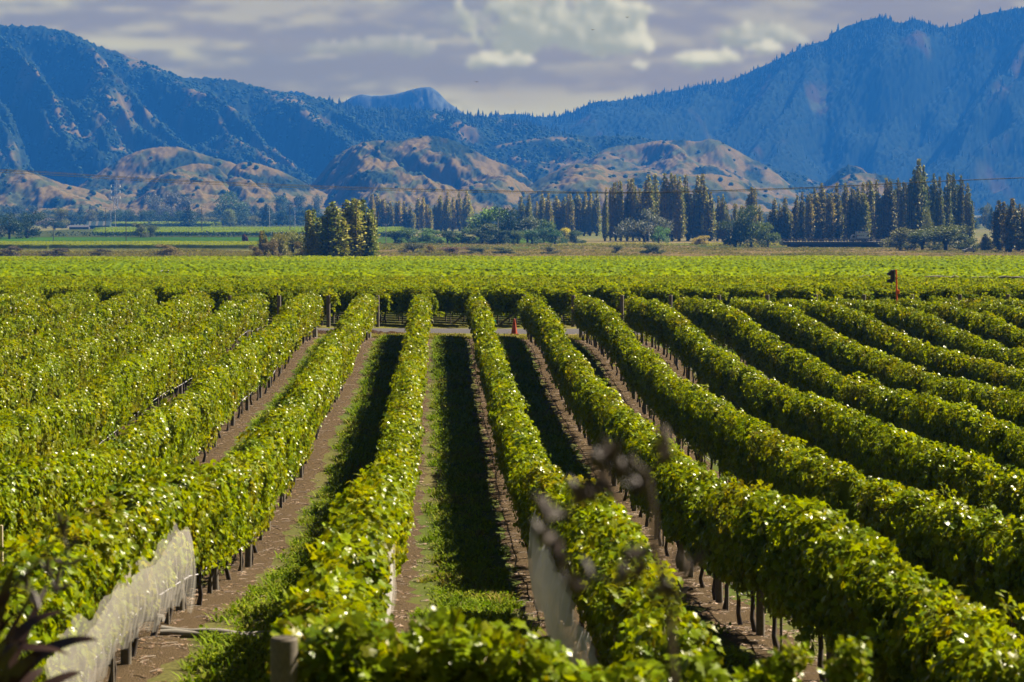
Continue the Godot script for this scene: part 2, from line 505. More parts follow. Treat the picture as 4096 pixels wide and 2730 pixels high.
# one row of vines: path(t) gives x, z; heights come from the survey
func vine_row(k: int, label: String, z0: float, z1: float, dip: float, gap0 := 0.0, gap1 := 0.0) -> void:
	var x0 := ROW0 + ROW * k
	var o := thing("vine_row", label, "vine row", Vector3(x0, 0, 0), 0.0, "vine rows of the near block")
	var r := RandomNumberGenerator.new()
	r.seed = 1000 + k
	var n1 := FastNoiseLite.new()
	n1.seed = 50 + k
	n1.frequency = 0.22
	n1.fractal_octaves = 3
	var where := [[], [], [], [], [], [], [], [], [], [], [], []]
	var cols := [[], [], [], [], [], [], [], [], [], [], [], []]
	var prof := func(Z: float) -> Array:      # [x offset, half width, bottom, top]
		var g := ground(x0, Z)
		var h := canopy(Z)
		var top := g + h - 0.04 + 0.13 * n1.get_noise_1d(Z * 2.0) + 0.08 * n1.get_noise_1d(Z * 9.0 + 70.0)
		top -= 0.34 * exp(-pow((Z - dip) / 0.6, 2.0))
		var e := maxf(smoothstep(z0 + 0.7, z0, Z), smoothstep(z1 - 0.5, z1, Z))
		var bot := g + 0.66 + 0.16 * n1.get_noise_1d(Z * 5.0 + 300.0) - 0.1 * smoothstep(0.25, 0.6, n1.get_noise_1d(Z * 1.3 + 900.0))
		return [0.07 * n1.get_noise_1d(Z + 500.0), 0.215 + 0.05 * n1.get_noise_1d(Z * 3.0 + 40.0) - 0.06 * e, bot, top - 0.1 * e]
	var Z := z0
	while Z < z1:
		var lod := 0 if Z < 46.0 else (1 if Z < 78.0 else 2)
		var per_m: float = [74.0, 54.0, 36.0][lod]
		var p: Array = prof.call(Z)
		var w: float = p[1]
		var hs: float = p[3] - p[2]
		var round_: float = 2.0 * hs + 1.5 * w
		Z += r.randf() * 2.0 / per_m
		if not in_frame(Vector3(x0, p[3], -Z), 120.0): continue
		if Z > gap0 and Z < gap1: continue
		var u := r.randf() * round_
		var nrm: Vector3
		var at: Vector3
		if u < 2.0 * hs:
			var s := 1.0 if u < hs else -1.0
			var f := fmod(u, hs) / hs
			var bulge := 1.12 - 0.45 * pow(maxf(0.0, f - 0.78) / 0.22, 2.0) - 0.52 * maxf(0.0, 0.78 - f)
			var lump := 0.15 * n1.get_noise_2d(Z * 4.0, f * 5.0 * s) + 0.07 * n1.get_noise_2d(Z * 13.0, f * 11.0 * s)
			at = Vector3(p[0] + s * (w * bulge + lump + r.randf_range(-0.05, 0.05)), p[2] + f * hs, -Z)
			nrm = Vector3(s, -0.22 + 0.85 * smoothstep(0.72, 1.0, f), 0)
			if f < 0.66 and ((k == -1 and s > 0.0 and Z < 30.3) or (k == 0 and s > 0.0 and Z > 24.0 and Z < 31.0) or (k == 1 and s < 0.0 and Z < 32.0)):
				at.x = p[0] + s * (minf(absf(at.x - p[0]), 0.09) if k != 0 else -0.13)
		else:
			at = Vector3(p[0] + r.randf_range(-0.72, 0.72) * w, p[3] + r.randf_range(-0.05, 0.05), -Z)
			nrm = Vector3(0.25 * signf(at.x), 1, 0)
			if r.randf() < 0.13: at.y += r.randf() * 0.14
		var shoot := r.randf() < 0.012
		if shoot: at += nrm * r.randf_range(0.05, 0.2)
		if Z - z0 < 0.5: nrm.z += 1.2
		if z1 - Z < 0.5: nrm.z -= 1.2
		nrm = (nrm + Vector3(r.randfn(0, 0.16), r.randfn(0, 0.16), r.randfn(0, 0.22))).normalized()
		var up := Vector3.UP if absf(nrm.y) < 0.8 else Vector3(r.randf() - 0.5, 0.0, r.randf() - 0.5).normalized()
		var tx := up.cross(nrm).normalized()
		var sc := r.randf_range(0.85, 1.2)
		var fr: float = clampf((at.y - p[2]) / hs, 0.0, 1.0)
		var patch: float = n1.get_noise_2d(Z * 0.8, fr * 3.0 + k * 7.0)
		var aut := 0.0
		if k < 1: aut = clampf(0.10 + 0.9 * patch, 0.0, 0.5) * (0.55 if fr < 0.6 else 0.15)
		else: aut = clampf(patch * 0.5 - 0.1, 0.0, 0.3)
		var slot := lod * 4 + r.randi() % 4
		where[slot].append(Transform3D(Basis(tx, nrm.cross(tx), nrm) * sc, at))
		cols[slot].append(vine_tint(r, aut))
	for i in 12:
		if where[i].size() > 0:
			copies("foliage", [sprigs_near, sprigs_mid, sprigs_far][i / 4][i % 4], M.leaf, where[i], cols[i], o)
	# dense inner leaves and shoots
	var b := MB.new()
	var pts := []
	var cl := []
	var zz := z0 + 0.15
	while zz < z1 - 0.1:
		if in_frame(Vector3(x0, ground(x0, zz) + 1.9, -zz), 200.0):
			var p: Array = prof.call(zz)
			var w: float = p[1] - 0.055
			if zz > gap0 - 0.2 and zz < gap1 + 0.2:
				w = 0.015
				p[3] = p[2] + 0.12
			var ring := PackedVector3Array()
			var rc := PackedColorArray()
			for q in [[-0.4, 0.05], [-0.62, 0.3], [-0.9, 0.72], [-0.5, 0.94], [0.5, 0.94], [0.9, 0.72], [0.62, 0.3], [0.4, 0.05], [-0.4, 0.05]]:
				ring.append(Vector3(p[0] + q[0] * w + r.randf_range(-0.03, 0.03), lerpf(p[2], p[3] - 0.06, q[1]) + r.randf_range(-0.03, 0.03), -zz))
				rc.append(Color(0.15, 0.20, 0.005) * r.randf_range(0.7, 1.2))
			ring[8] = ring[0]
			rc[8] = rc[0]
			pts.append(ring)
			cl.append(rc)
		zz += 0.3 if zz < 60.0 else 0.6
	if pts.size() > 2:
		b.grid(pts, cl)
		for e in [0, pts.size() - 1]:
			for i in range(1, 7):
				b.tri(pts[e][0], pts[e][i], pts[e][i + 1], Color(0.15, 0.20, 0.005), Vector3(0, 0, 1 if e == 0 else -1))
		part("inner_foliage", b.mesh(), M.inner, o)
	# trunks, posts, wires
	var zt := z0 + 0.9
	var i := 0
	while zt < z1 - 0.3:
		var at := Vector3(r.randf_range(-0.05, 0.05), ground(x0, zt), -zt)
		if in_frame(at + Vector3(x0, 0, 0), 60.0):
			if i % 3 == 2:
				var h := canopy(zt) / 2.0
				var ps := part("post", post_mesh, M.wood, o, at + Vector3(0, 0, 0.5), r.randf() * TAU)
				ps.scale = Vector3(1, h, 1)
				ps.rotation.x = r.randfn(0.0, 0.02)
			elif i % 3 == 1 and zt < 80.0:
				part("stake", stake_mesh, M.wood, o, at + Vector3(0.03, 0, 0.12))
			var tk := part("vine_trunk", trunks[r.randi() % 5], M.bark, o, at, 0.0 if r.randf() < 0.5 else PI)
			tk.scale = Vector3(1, r.randf_range(0.85, 1.05), 1)
		zt += 1.8
		i += 1
	for e in [z1 - 0.15]:
		var at := Vector3(0.02, ground(x0, e), -e)
		var ep := part("end_post", post_mesh, M.wood, o, at)
		ep.scale = Vector3(1.25, 1.0, 1.25)
		if k <= 0:
			part("white_guard", guard_mesh, M.white, ep)
	var pipe := []
	var pr := []
	var zp := maxf(z0, 20.0)
	while zp < z1:
		pipe.append(Vector3(0.05 + r.randf_range(-0.02, 0.02), ground(x0, zp) + 0.48 + r.randf_range(-0.05, 0.03), -zp))
		pr.append(0.011)
		zp += 1.8
	b = MB.new()
	b.tube(pipe, pr, 5, Color(0.35, 0.35, 0.4))
	part("drip_pipe", b.mesh(), M.plastic, o)

# ------------------------------------------------------------------ ground
func build_ground() -> void:
	var xs := []
	for e in [-2600, -2000, -1600, -1000, -650, -420, -280, -190, -130, -95]: xs.append(float(e))
	var x := -72.0
	while x <= 72.0:
		xs.append(x)
		x += 0.65 if absf(x) < 30.0 else 3.0
	for e in [95, 130, 190, 280, 420, 650, 1000, 1600, 2000, 2600]: xs.append(float(e))
	var zs := [-100.0, -40.0, -15.0, -5.0, 2.0, 6.0]
	var z := 9.0
	while z < 132.0:
		zs.append(z)
		z += 1.0
	z = 134.0
	while z < 900.0:
		zs.append(z)
		z += maxf(4.0, z * 0.03)
	for e in [930, 1000, 1080, 1180, 1300, 1500, 1750, 2100, 2500, 3000, 3600, 4300, 5150]: zs.append(float(e))
	nz.frequency = 0.06
	var pts := []
	var cols := []
	for zz in zs:
		var row := PackedVector3Array()
		var rc := PackedColorArray()
		for xx in xs:
			row.append(Vector3(xx, ground(xx, zz), -zz))
			var k := nz.get_noise_2d(xx * 1.0, zz * 0.6)
			var c := Color(0.075, 0.105, 0.022).lerp(Color(0.125, 0.105, 0.045), clampf(0.35 + k * 0.9, 0.0, 1.0))
			if zz > 680.0: c = Color(0.10, 0.12, 0.03).lerp(Color(0.20, 0.16, 0.07), clampf(0.45 + nz.get_noise_2d(xx * 0.05, zz * 0.05), 0.0, 1.0))
			elif zz > 117.5 and zz < 128.5: c = Color(0.15, 0.15, 0.035).lerp(Color(0.22, 0.17, 0.09), clampf(0.4 + k * 1.4, 0.0, 1.0))
			rc.append(c)
		pts.append(row)
		cols.append(rc)
	var b := MB.new()
	b.grid(pts, cols)
	single("ground", b.mesh(), M.ground, "gently falling grassy ground of the whole valley floor", "ground", Vector3.ZERO, 0.0, "", "structure")

func strip(called: String, label: String, cat: String, path: Callable, t0: float, t1: float, step: float, half: Callable, m: Material, col: Color, lift: float, across := 4) -> void:
	var pts := []
	var cols := []
	var t := t0
	while t <= t1 + 0.001:
		var c: Vector2 = path.call(t)
		var c2: Vector2 = path.call(t + 0.1)
		var side := Vector2(-(c2 - c).normalized().y, (c2 - c).normalized().x)
		var h: Vector2 = half.call(t)
		var row := PackedVector3Array()
		var rc := PackedColorArray()
		for i in across + 1:
			var f := float(i) / across
			var p := c + side * lerpf(-h.x, h.y, f)
			var edge := 1.0 if (i == 0 or i == across) else 0.0
			row.append(Vector3(p.x, ground(p.x, p.y) + lift * (1.0 - edge) - 0.03 * edge, -p.y))
			rc.append(col)
		pts.append(row)
		cols.append(rc)
		t += step
	var f: Vector3 = (pts[0][1] - pts[0][0]).cross(pts[1][0] - pts[0][0])
	if f.y < 0.0:
		for j in pts.size():
			pts[j].reverse()
			cols[j].reverse()
	var b := MB.new()
	b.grid(pts, cols)
	single(called, b.mesh(), m, label, cat, Vector3.ZERO, 0.0, "bare strips under the vine rows" if called == "soil_strip" else "", "structure")

func blade_tuft(seed_: int, n: int, h: float, w: float, spread: float) -> ArrayMesh:
	var r := RandomNumberGenerator.new()
	r.seed = seed_
	var b := MB.new()
	for i in n:
		var a := r.randf() * TAU
		var p := Vector3(cos(a), 0, sin(a)) * r.randf() * spread
		var d := Vector3(cos(a + r.randf_range(-0.8, 0.8)), 0, sin(a + r.randf_range(-0.8, 0.8)))
		var hh := h * r.randf_range(0.5, 1.2)
		var s := Vector3(-d.z, 0, d.x) * w
		var k := r.randf_range(0.7, 1.3)
		var mid := p + d * hh * 0.3 + Vector3.UP * hh * 0.6
		b.quad(p - s, p + s, mid + s * 0.8, mid - s * 0.8, Color(k, k, k * 0.9), d)
		b.tri(mid - s * 0.8, mid + s * 0.8, p + d * hh * 0.75 + Vector3.UP * hh * r.randf_range(0.75, 1.0), Color(k, k, k * 0.9), d)
	return b.mesh()

func scatter_lane() -> void:
	var tuft := blade_tuft(5, 11, 0.11, 0.012, 0.09)
	var weed := sprig(55, 12, 0.032, true, 0.10)
	var g := []
	var gc := []
	var w := []
	var wc := []
	var lit := []
	var lc := []
	rng.seed = 31
	nz.frequency = 0.5
	for lane in range(-6, 9):
		var n := 9000 if lane in [-2, -1, 0, 1] else 2200
		for i in n:
			var Z := 17.0 + 101.0 * pow(rng.randf(), 1.35)
			var x := ROW0 + ROW * (lane + 0.5) + rng.randf_range(-1.0, 1.0)
			var off := absf(x - (ROW0 + ROW * (lane + 0.5)))
			if off > 0.60 + 0.35 * nz.get_noise_2d(x, Z): continue
			var p := Vector3(x, ground(x, Z), -Z)
			if not in_frame(p, 40.0): continue
			var t := Transform3D(Basis(Vector3.UP, rng.randf() * TAU) * rng.randf_range(0.7, 1.4) * lerpf(1.0, 1.5, smoothstep(40.0, 100.0, Z)), p)
			var dry := clampf(nz.get_noise_2d(x * 0.6, Z * 0.6) * 1.1 + rng.randfn(0.05, 0.2), 0.0, 0.85)
			if rng.randf() < 0.55:
				g.append(t)
				gc.append(Color(0.115, 0.165, 0.008).lerp(Color(0.20, 0.155, 0.04), dry) * rng.randf_range(0.7, 1.3))
			else:
				t.basis = t.basis * Basis(Vector3.RIGHT, -PI / 2.0)
				t.origin.y += 0.05
				w.append(t)
				wc.append(Color(0.12, 0.19, 0.005).lerp(Color(0.22, 0.22, 0.008), rng.randf() * 0.6) * rng.randf_range(0.8, 1.2))
	# verge beside the road
	for i in 9000:
		var Z := rng.randf_range(117.5, 120.9)
		var x := rng.randf_range(-22.0, 26.0)
		if nz.get_noise_2d(x * 0.5, Z) < -0.15: continue
		g.append(Transform3D(Basis(Vector3.UP, rng.randf() * TAU) * rng.randf_range(0.9, 1.7), Vector3(x, ground(x, Z), -Z)))
		gc.append(Color(0.17, 0.17, 0.03).lerp(Color(0.25, 0.19, 0.07), rng.randf()) * rng.randf_range(0.7, 1.2))
	var gr := thing("grass", "green grass and clover growing down the middle of each lane", "grass", Vector3.ZERO)
	gr.set_meta("kind", "stuff")
	copies("grass_blades", tuft, M.grass, g, gc, gr)
	copies("clover", weed, M.grass, w, wc, gr)
	# prunings, fallen leaves and clods on the bare strips
	var b := MB.new()
	b.tube([Vector3(-0.14, 0.01, 0), Vector3(0.02, 0.022, 0.015), Vector3(0.15, 0.012, -0.01)], [0.006, 0.007, 0.004], 4, Color.WHITE)
	b.quad(Vector3(-0.05, 0.012, 0.05), Vector3(0.02, 0.03, 0.03), Vector3(0.04, 0.012, 0.09), Vector3(-0.03, 0.02, 0.11), Color(1.1, 0.8, 0.6), Vector3.UP)
	b.quad(Vector3(0.05, 0.01, -0.09), Vector3(0.1, 0.025, -0.08), Vector3(0.11, 0.012, -0.03), Vector3(0.06, 0.025, -0.03), Color(0.8, 0.6, 0.5), Vector3.UP)
	b.lathe(Vector3(-0.06, -0.005, -0.06), [Vector2(0.026, 0), Vector2(0.02, 0.016), Vector2(0, 0.022)], 5, Color(1.2, 1.1, 1.0))
	for i in 26000:
		var k := rng.randi_range(-6, 8)
		var Z := 17.0 + 100.0 * pow(rng.randf(), 1.5)
		var x := ROW0 + ROW * k + rng.randfn(0.0, 0.38)
		var p := Vector3(x, ground(x, Z) + 0.012, -Z)
		if not in_frame(p, 30.0): continue
		lit.append(Transform3D(Basis(Vector3.UP, rng.randf() * TAU) * rng.randf_range(0.35, 0.95), p))
		lc.append(Color(0.13, 0.085, 0.05).lerp(Color(0.20, 0.155, 0.11), rng.randf()) * rng.randf_range(0.5, 1.1))
	var li := thing("litter", "prunings, dead leaves and clods lying under the vines", "litter", Vector3.ZERO)
	li.set_meta("kind", "stuff")
	copies("prunings", b.mesh(), M.stalk, lit, lc, li)

# ------------------------------------------------------------------ the block beyond the road
func far_row(j: int, label: String) -> void:
	var th := deg_to_rad(33.0)
	var dir := Vector3(-sin(th), 0, -cos(th))
	var side := Vector3(cos(th), 0, -sin(th))
	var s0 := Vector3(-5.8 + 2.55 * j, 0, -125.6 - 0.05 * j)
	var o := thing("vine_row", label, "vine row", s0, 0.0, "vine rows beyond the road")
	var r := RandomNumberGenerator.new()
	r.seed = 3000 + j
	var n1 := FastNoiseLite.new()
	n1.seed = 150 + j
	n1.frequency = 0.25
	var where := [[], [], [], []]
	var cols := [[], [], [], []]
	var ln := 53.0
	var t := -0.5
	var g_at := func(q: Vector3) -> float: return ground(q.x, -q.z)
	var pts := []
	var cl := []
	while t < ln:
		t += r.randf() * 2.0 / (26.0 if t < 7.0 else 13.0)
		var c := s0 + dir * t
		var g: float = g_at.call(c)
		if not in_frame(Vector3(c.x, g + 1.8, c.z), 60.0): continue
		var top := g + 1.83 + 0.16 * n1.get_noise_1d(t * 3.0) - 0.3 * maxf(0.0, 0.4 - t)
		var bot := g + 0.62 + 0.15 * n1.get_noise_1d(t * 4.0 + 90.0)
		var at: Vector3
		var nrm: Vector3
		if r.randf() < (0.72 if t < 7.0 else 0.4):
			var s := 1.0 if r.randf() < 0.3 else -1.0
			at = c + side * s * (0.33 + 0.12 * n1.get_noise_2d(t * 5.0, s * 9.0)) + Vector3(0, lerpf(bot, top, r.randf()), 0)
			nrm = side * s + Vector3.UP * 0.25
			if t < 0.2: nrm -= dir
		else:
			at = c + side * r.randf_range(-0.33, 0.33) + Vector3(0, top + r.randf_range(-0.08, 0.1), 0)
			nrm = Vector3.UP
		nrm = (nrm + Vector3(r.randfn(0, 0.2), r.randfn(0, 0.2), r.randfn(0, 0.2))).normalized()
		var up := Vector3.UP if absf(nrm.y) < 0.8 else Vector3(r.randf() - 0.5, 0, r.randf() - 0.5).normalized()
		var tx := up.cross(nrm).normalized()
		var q := r.randi() % 4
		where[q].append(Transform3D(Basis(tx, nrm.cross(tx), nrm) * r.randf_range(1.0, 1.5), at - s0))
		cols[q].append(vine_tint(r, 0.0))
	for q in 4:
		if where[q].size(): copies("foliage", sprigs_far[q], M.leaf_far, where[q], cols[q], o)
	t = 0.0
	while t <= ln:
		var c := s0 + dir * t
		var g: float = g_at.call(c)
		var ring := PackedVector3Array()
		var rc := PackedColorArray()
		for q in [[-0.2, 0.66], [-0.3, 1.2], [-0.18, 1.72], [0.18, 1.72], [0.3, 1.2], [0.2, 0.66], [-0.2, 0.66]]:
			ring.append(c - s0 + side * (q[0] + r.randf_range(-0.03, 0.03)) + Vector3(0, g + q[1] + r.randf_range(-0.05, 0.05), 0))
			rc.append(Color(0.15, 0.20, 0.005) * r.randf_range(0.7, 1.2))
		ring[6] = ring[0]
		pts.append(ring)
		cl.append(rc)
		t += 0.7
	var b := MB.new()
	b.grid(pts, cl)
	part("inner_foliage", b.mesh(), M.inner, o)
	var g0: float = g_at.call(s0)
	if absf(project(Vector3(s0.x, g0, s0.z)).x - 512.0) > 560.0: return
	var ep := part("end_post", post_mesh, M.wood, o, Vector3(0, g0, 0.75))
	ep.scale = Vector3(1.75, 0.93, 1.75)
	b = MB.new()
	b.tube([Vector3(0, g0 + 1.1, 0.7), dir * 2.1 + Vector3(0, g0 + 0.05, 0)], [0.055, 0.055], 7, Color.WHITE)
	part("brace", b.mesh(), M.wood, o)
	for i in 6:
		var c := dir * (0.7 + 1.7 * i)
		var tk := part("vine_trunk", trunks[r.randi() % 5], M.bark, o, Vector3(c.x, g_at.call(s0 + c), c.z), th)
		tk.scale.y = 0.9
		if i % 3 == 2: part("post", post_mesh, M.wood, o, Vector3(c.x, g_at.call(s0 + c), c.z) + dir * 0.5)

func chunk(seed_: int) -> ArrayMesh:      # six metres of a far vine row along x
	var r := RandomNumberGenerator.new()
	r.seed = seed_
	var b := MB.new()
	var pts := []
	var cl := []
	for i in 7:
		var ring := PackedVector3Array()
		var rc := PackedColorArray()
		for q in [[-0.25, 0.5], [-0.34, 1.1], [-0.2, 1.66], [0.2, 1.66], [0.34, 1.1], [0.25, 0.5]]:
			ring.append(Vector3(i - 3.0, q[1] + r.randf_range(-0.1, 0.1), q[0] + r.randf_range(-0.06, 0.06)))
			rc.append(Color(1, 1, 1) * r.randf_range(0.7, 1.2))
		pts.append(ring)
		cl.append(rc)
	b.grid(pts, cl)
	for i in 85:
		var f := r.randf()
		var p := Vector3(r.randf_range(-3, 3), 0, 0)
		var nn := Vector3(r.randfn(0, 0.3), 1, r.randfn(0, 0.3))
		if f < 0.5:
			p.y = 1.72 + r.randf_range(-0.1, 0.16)
			p.z = r.randf_range(-0.3, 0.3)
		else:
			var s := 1.0 if r.randf() < 0.65 else -1.0
			p.z = s * r.randf_range(0.28, 0.4)
			p.y = r.randf_range(0.55, 1.7)
			nn = Vector3(r.randfn(0, 0.3), 0.5 + r.randfn(0, 0.25), s)
		nn = nn.normalized()
		var tx := Vector3(r.randfn(0, 1), r.randfn(0, 1), r.randfn(0, 1)).cross(nn).normalized()
		var k := r.randf_range(0.65, 1.3)
		leaf(b, Transform3D(Basis(tx, nn.cross(tx), nn), p), r.randf_range(0.3, 0.48), Color(k, k, k * 0.9), 0.3, true)
	return b.mesh()

func far_field(called: String, label: String, z0: float, z1: float, px0: float, px1: float, angle: float, seed_: int, tint: Color, spacing := 2.6, sc := 1.0) -> void:
	var o := thing(called, label, "vineyard")
	o.set_meta("kind", "stuff")
	rng.seed = seed_
	var n := FastNoiseLite.new()
	n.seed = seed_
	n.frequency = 0.02
	var where := [[], [], []]
	var cols := [[], [], []]
	var zm := 0.5 * (z0 + z1)
	var mid := ray(0.5 * (px0 + px1), 207.0, zm)
	var dir := Vector3(cos(angle), 0, sin(angle))
	var nrm := Vector3(-sin(angle), 0, cos(angle))
	var reach := z1 * (px1 - px0) / F * 0.75 + (z1 - z0)
	var rows := int(reach * 2.0 / spacing)
	for i in rows:
		var c := mid + nrm * ((i - rows / 2.0) * spacing)
		var m := int(reach * 2.0 / (6.0 * sc))
		for j in m:
			var p := c + dir * ((j - m / 2.0) * 6.0 * sc)
			if -p.z < z0 or -p.z > z1: continue
			var q := project(Vector3(p.x, 0, p.z)).x
			if q < px0 or q > px1: continue
			if n.get_noise_2d(p.x * 3.0, p.z * 3.0) < -0.62: continue
			p.y = ground(p.x, -p.z) + rng.randf_range(-0.06, 0.06)
			var w := rng.randi() % 3
			where[w].append(Transform3D(Basis(Vector3.UP, -angle + (PI if rng.randf() < 0.5 else 0.0)).scaled(Vector3(sc, sc * rng.randf_range(0.93, 1.08), sc)), p))
			var k := 1.0 + 0.25 * n.get_noise_2d(p.x, p.z) + rng.randf_range(-0.1, 0.1)
			cols[w].append(tint * k)
	for w in 3:
		if where[w].size(): copies("vine_rows", chunks[w], M.leaf_far, where[w], cols[w], o)
var chunks := []

# ------------------------------------------------------------------ trees
const NAT := {"poplar": 0.20, "conifer": 0.44, "shrub": 0.92, "round": 0.92, "spreading": 1.15}
var crowns := {}
var woods := {}
var tones := {}

func tone(c: Color) -> StandardMaterial3D:
	var key := c.to_html()
	if not tones.has(key):
		var m: StandardMaterial3D = M.tree.duplicate()
		m.albedo_color = (c * 1.5).linear_to_srgb()
		tones[key] = m
	return tones[key]

func card(b: MB, r: RandomNumberGenerator, p: Vector3, s: float, tall: float, col: Color) -> void:
	var nn := Vector3(r.randfn(0, 1), r.randfn(0.4, 0.8), r.randfn(0, 1)).normalized()
	var tx := Vector3(r.randfn(0, 1), r.randfn(0, 0.6), r.randfn(0, 1)).cross(nn).normalized()
	var ty := nn.cross(tx) * tall
	b.tri(p - tx * s - ty * s * 0.6, p + tx * s * r.randf_range(0.5, 1.0), p + ty * s * r.randf_range(0.8, 1.2), col)
	b.tri(p - tx * s - ty * s * 0.6, p + ty * s, p - tx * s * 0.9 + ty * s * r.randf_range(0.2, 0.9), col)

func make_tree(kind: String, v: int) -> void:
	var r := RandomNumberGenerator.new()
	r.seed = hash(kind) % 1000 + v * 17
	var b := MB.new()
	var t := MB.new()
	var bark := Color(1, 1, 1)
	if kind == "poplar":
		t.tube([Vector3(0, -0.01, 0), Vector3(0.003, 0.3, 0), Vector3(0, 0.62, 0.003), Vector3(0, 0.93, 0)], [0.016, 0.011, 0.006, 0.002], 6, bark)
		for i in r.randi_range(7, 10):
			var a := r.randf() * TAU
			var y0 := r.randf_range(0.0, 0.1)
			var y1 := r.randf_range(0.62, 1.0)
			if i == 0: y1 = 1.0
			var out := r.randf_range(0.025, 0.075) * (1.0 if i > 0 else 0.1)
			var d := Vector3(cos(a), 0, sin(a))
			t.tube([d * 0.006 + Vector3.UP * y0, d * out * 0.8 + Vector3.UP * (y0 + 0.16), d * out + Vector3.UP * y1 * 0.95], [0.007, 0.005, 0.002], 4, bark, false)
			var gold := r.randf()
			for q in 520:
				var f := r.randf()
				var y := lerpf(y0, y1, f)
				var w := 0.034 * pow(sin(PI * clampf(f * 0.72 + 0.26, 0.0, 1.0)), 0.6)
				var p := d * out * smoothstep(-0.45, 0.12, f) + Vector3(r.randfn(0, w), y + r.randfn(0, 0.01), r.randfn(0, w))
				var c := Color(0.115, 0.135, 0.018).lerp(Color(0.24, 0.18, 0.022), clampf(gold * 0.8 + r.randfn(0.0, 0.22), 0.0, 1.0)) * r.randf_range(0.78, 1.2)
				card(b, r, p, r.randf_range(0.008, 0.015), 1.7, c)
	elif kind == "conifer":
		t.tube([Vector3(0, -0.01, 0), Vector3(0, 0.95, 0)], [0.02, 0.003], 6, bark)
		for q in 2200:
			var y := 0.08 + 0.92 * (1.0 - sqrt(r.randf()))
			var a := r.randf() * TAU
			var w := 0.24 * (1.0 - y) * (0.75 + 0.35 * sin(y * 55.0 + a * 2.0)) + 0.01
			var p := Vector3(cos(a), 0, sin(a)) * w * sqrt(r.randf_range(0.35, 1.0)) + Vector3.UP * y
			card(b, r, p, r.randf_range(0.012, 0.025), 0.8, Color(1, 1, 1) * r.randf_range(0.6, 1.3))
	else:
		var shrub := kind == "shrub"
		var flat := kind == "spreading"
		t.tube([Vector3(0, -0.02, 0), Vector3(0.01, 0.2, 0), Vector3(0, 0.55, 0.02)], [0.035, 0.028, 0.012], 7, bark)
		var n := r.randi_range(9, 13)
		for i in n:
			var a := TAU * i / n * 2.4 + r.randf()
			var rad := r.randf_range(0.08, 0.36) * (1.35 if flat else 1.0)
			var y := r.randf_range(0.22 if not shrub else 0.12, 0.78)
			if i == 0: rad = 0.05
			if i == 0: y = 0.74
			if flat: y = 0.45 + 0.3 * (1.0 - rad / 0.5) + r.randf_range(-0.08, 0.08)
			var sz := r.randf_range(0.15, 0.25) * (1.0 - 0.35 * absf(y - 0.5))
			var c := Vector3(cos(a) * rad, y, sin(a) * rad)
			t.tube([Vector3(0.005, r.randf_range(0.1, 0.3), 0), c * Vector3(0.6, 0.85, 0.6), c], [0.014, 0.009, 0.004], 4, bark, false)
			var tint := r.randf_range(0.75, 1.25)
			for q in 330:
				var dd := Vector3(r.randfn(0, 1), r.randfn(0, 1), r.randfn(0, 1)).normalized() * pow(r.randf(), 0.35) * sz * r.randf_range(0.75, 1.12)
				dd.y *= 0.8
				var p := c + dd
				if p.y < 0.02: p.y = 0.02 + r.randf() * 0.06
				card(b, r, p, r.randf_range(0.011, 0.024), 1.0, Color(1, 1, 1) * tint * r.randf_range(0.6, 1.3))
	var lo := Vector3.ONE * 9.0
	var hi := Vector3.ONE * -9.0
	for p in b.v:
		lo = lo.min(p)
		hi = hi.max(p)
	var nat: float = NAT[kind]
	var foot: float = {"poplar": 0.005, "conifer": 0.04, "shrub": -0.02, "round": 0.0, "spreading": 0.1}[kind]
	for i in b.v.size():
		var p := b.v[i]
		b.v[i] = Vector3((p.x - 0.5 * (lo.x + hi.x)) * nat / (hi.x - lo.x), lerpf(foot, 1.0, (p.y - lo.y) / (hi.y - lo.y)), (p.z - 0.5 * (lo.z + hi.z)) * nat / (hi.z - lo.z))
	crowns[kind + str(v)] = b.mesh()
	woods[kind + str(v)] = t.mesh()

func tree(kind: String, v: int, called: String, at: Vector3, h: float, w: float, c: Color, label: String, cat: String, group := "") -> void:
	var o := thing(called, label, cat, at, rng.randf() * TAU, group)
	var k := kind + str(v)
	var tr := part("trunk", woods[k], M.bark, o)
	var cr := part("crown", crowns[k], tone(c), o)
	tr.scale = Vector3(h * w, h, h * w)
	cr.scale = tr.scale

func px_tree(kind: String, called: String, px: float, top: float, Z: float, wpx: float, c: Color, label: String, cat: String, group := "") -> void:
	# a tree whose crown is wpx wide and reaches the sight line top, in 1024 wide picture pixels, Z metres ahead
	var at := spot(px, Z)
	var h := ray(px, top, Z).y - at.y
	var nat: float = NAT[kind]
	tree(kind, rng.randi() % 3, called, at, h, (wpx * Z / F) / (h * nat), c, label, cat, group)

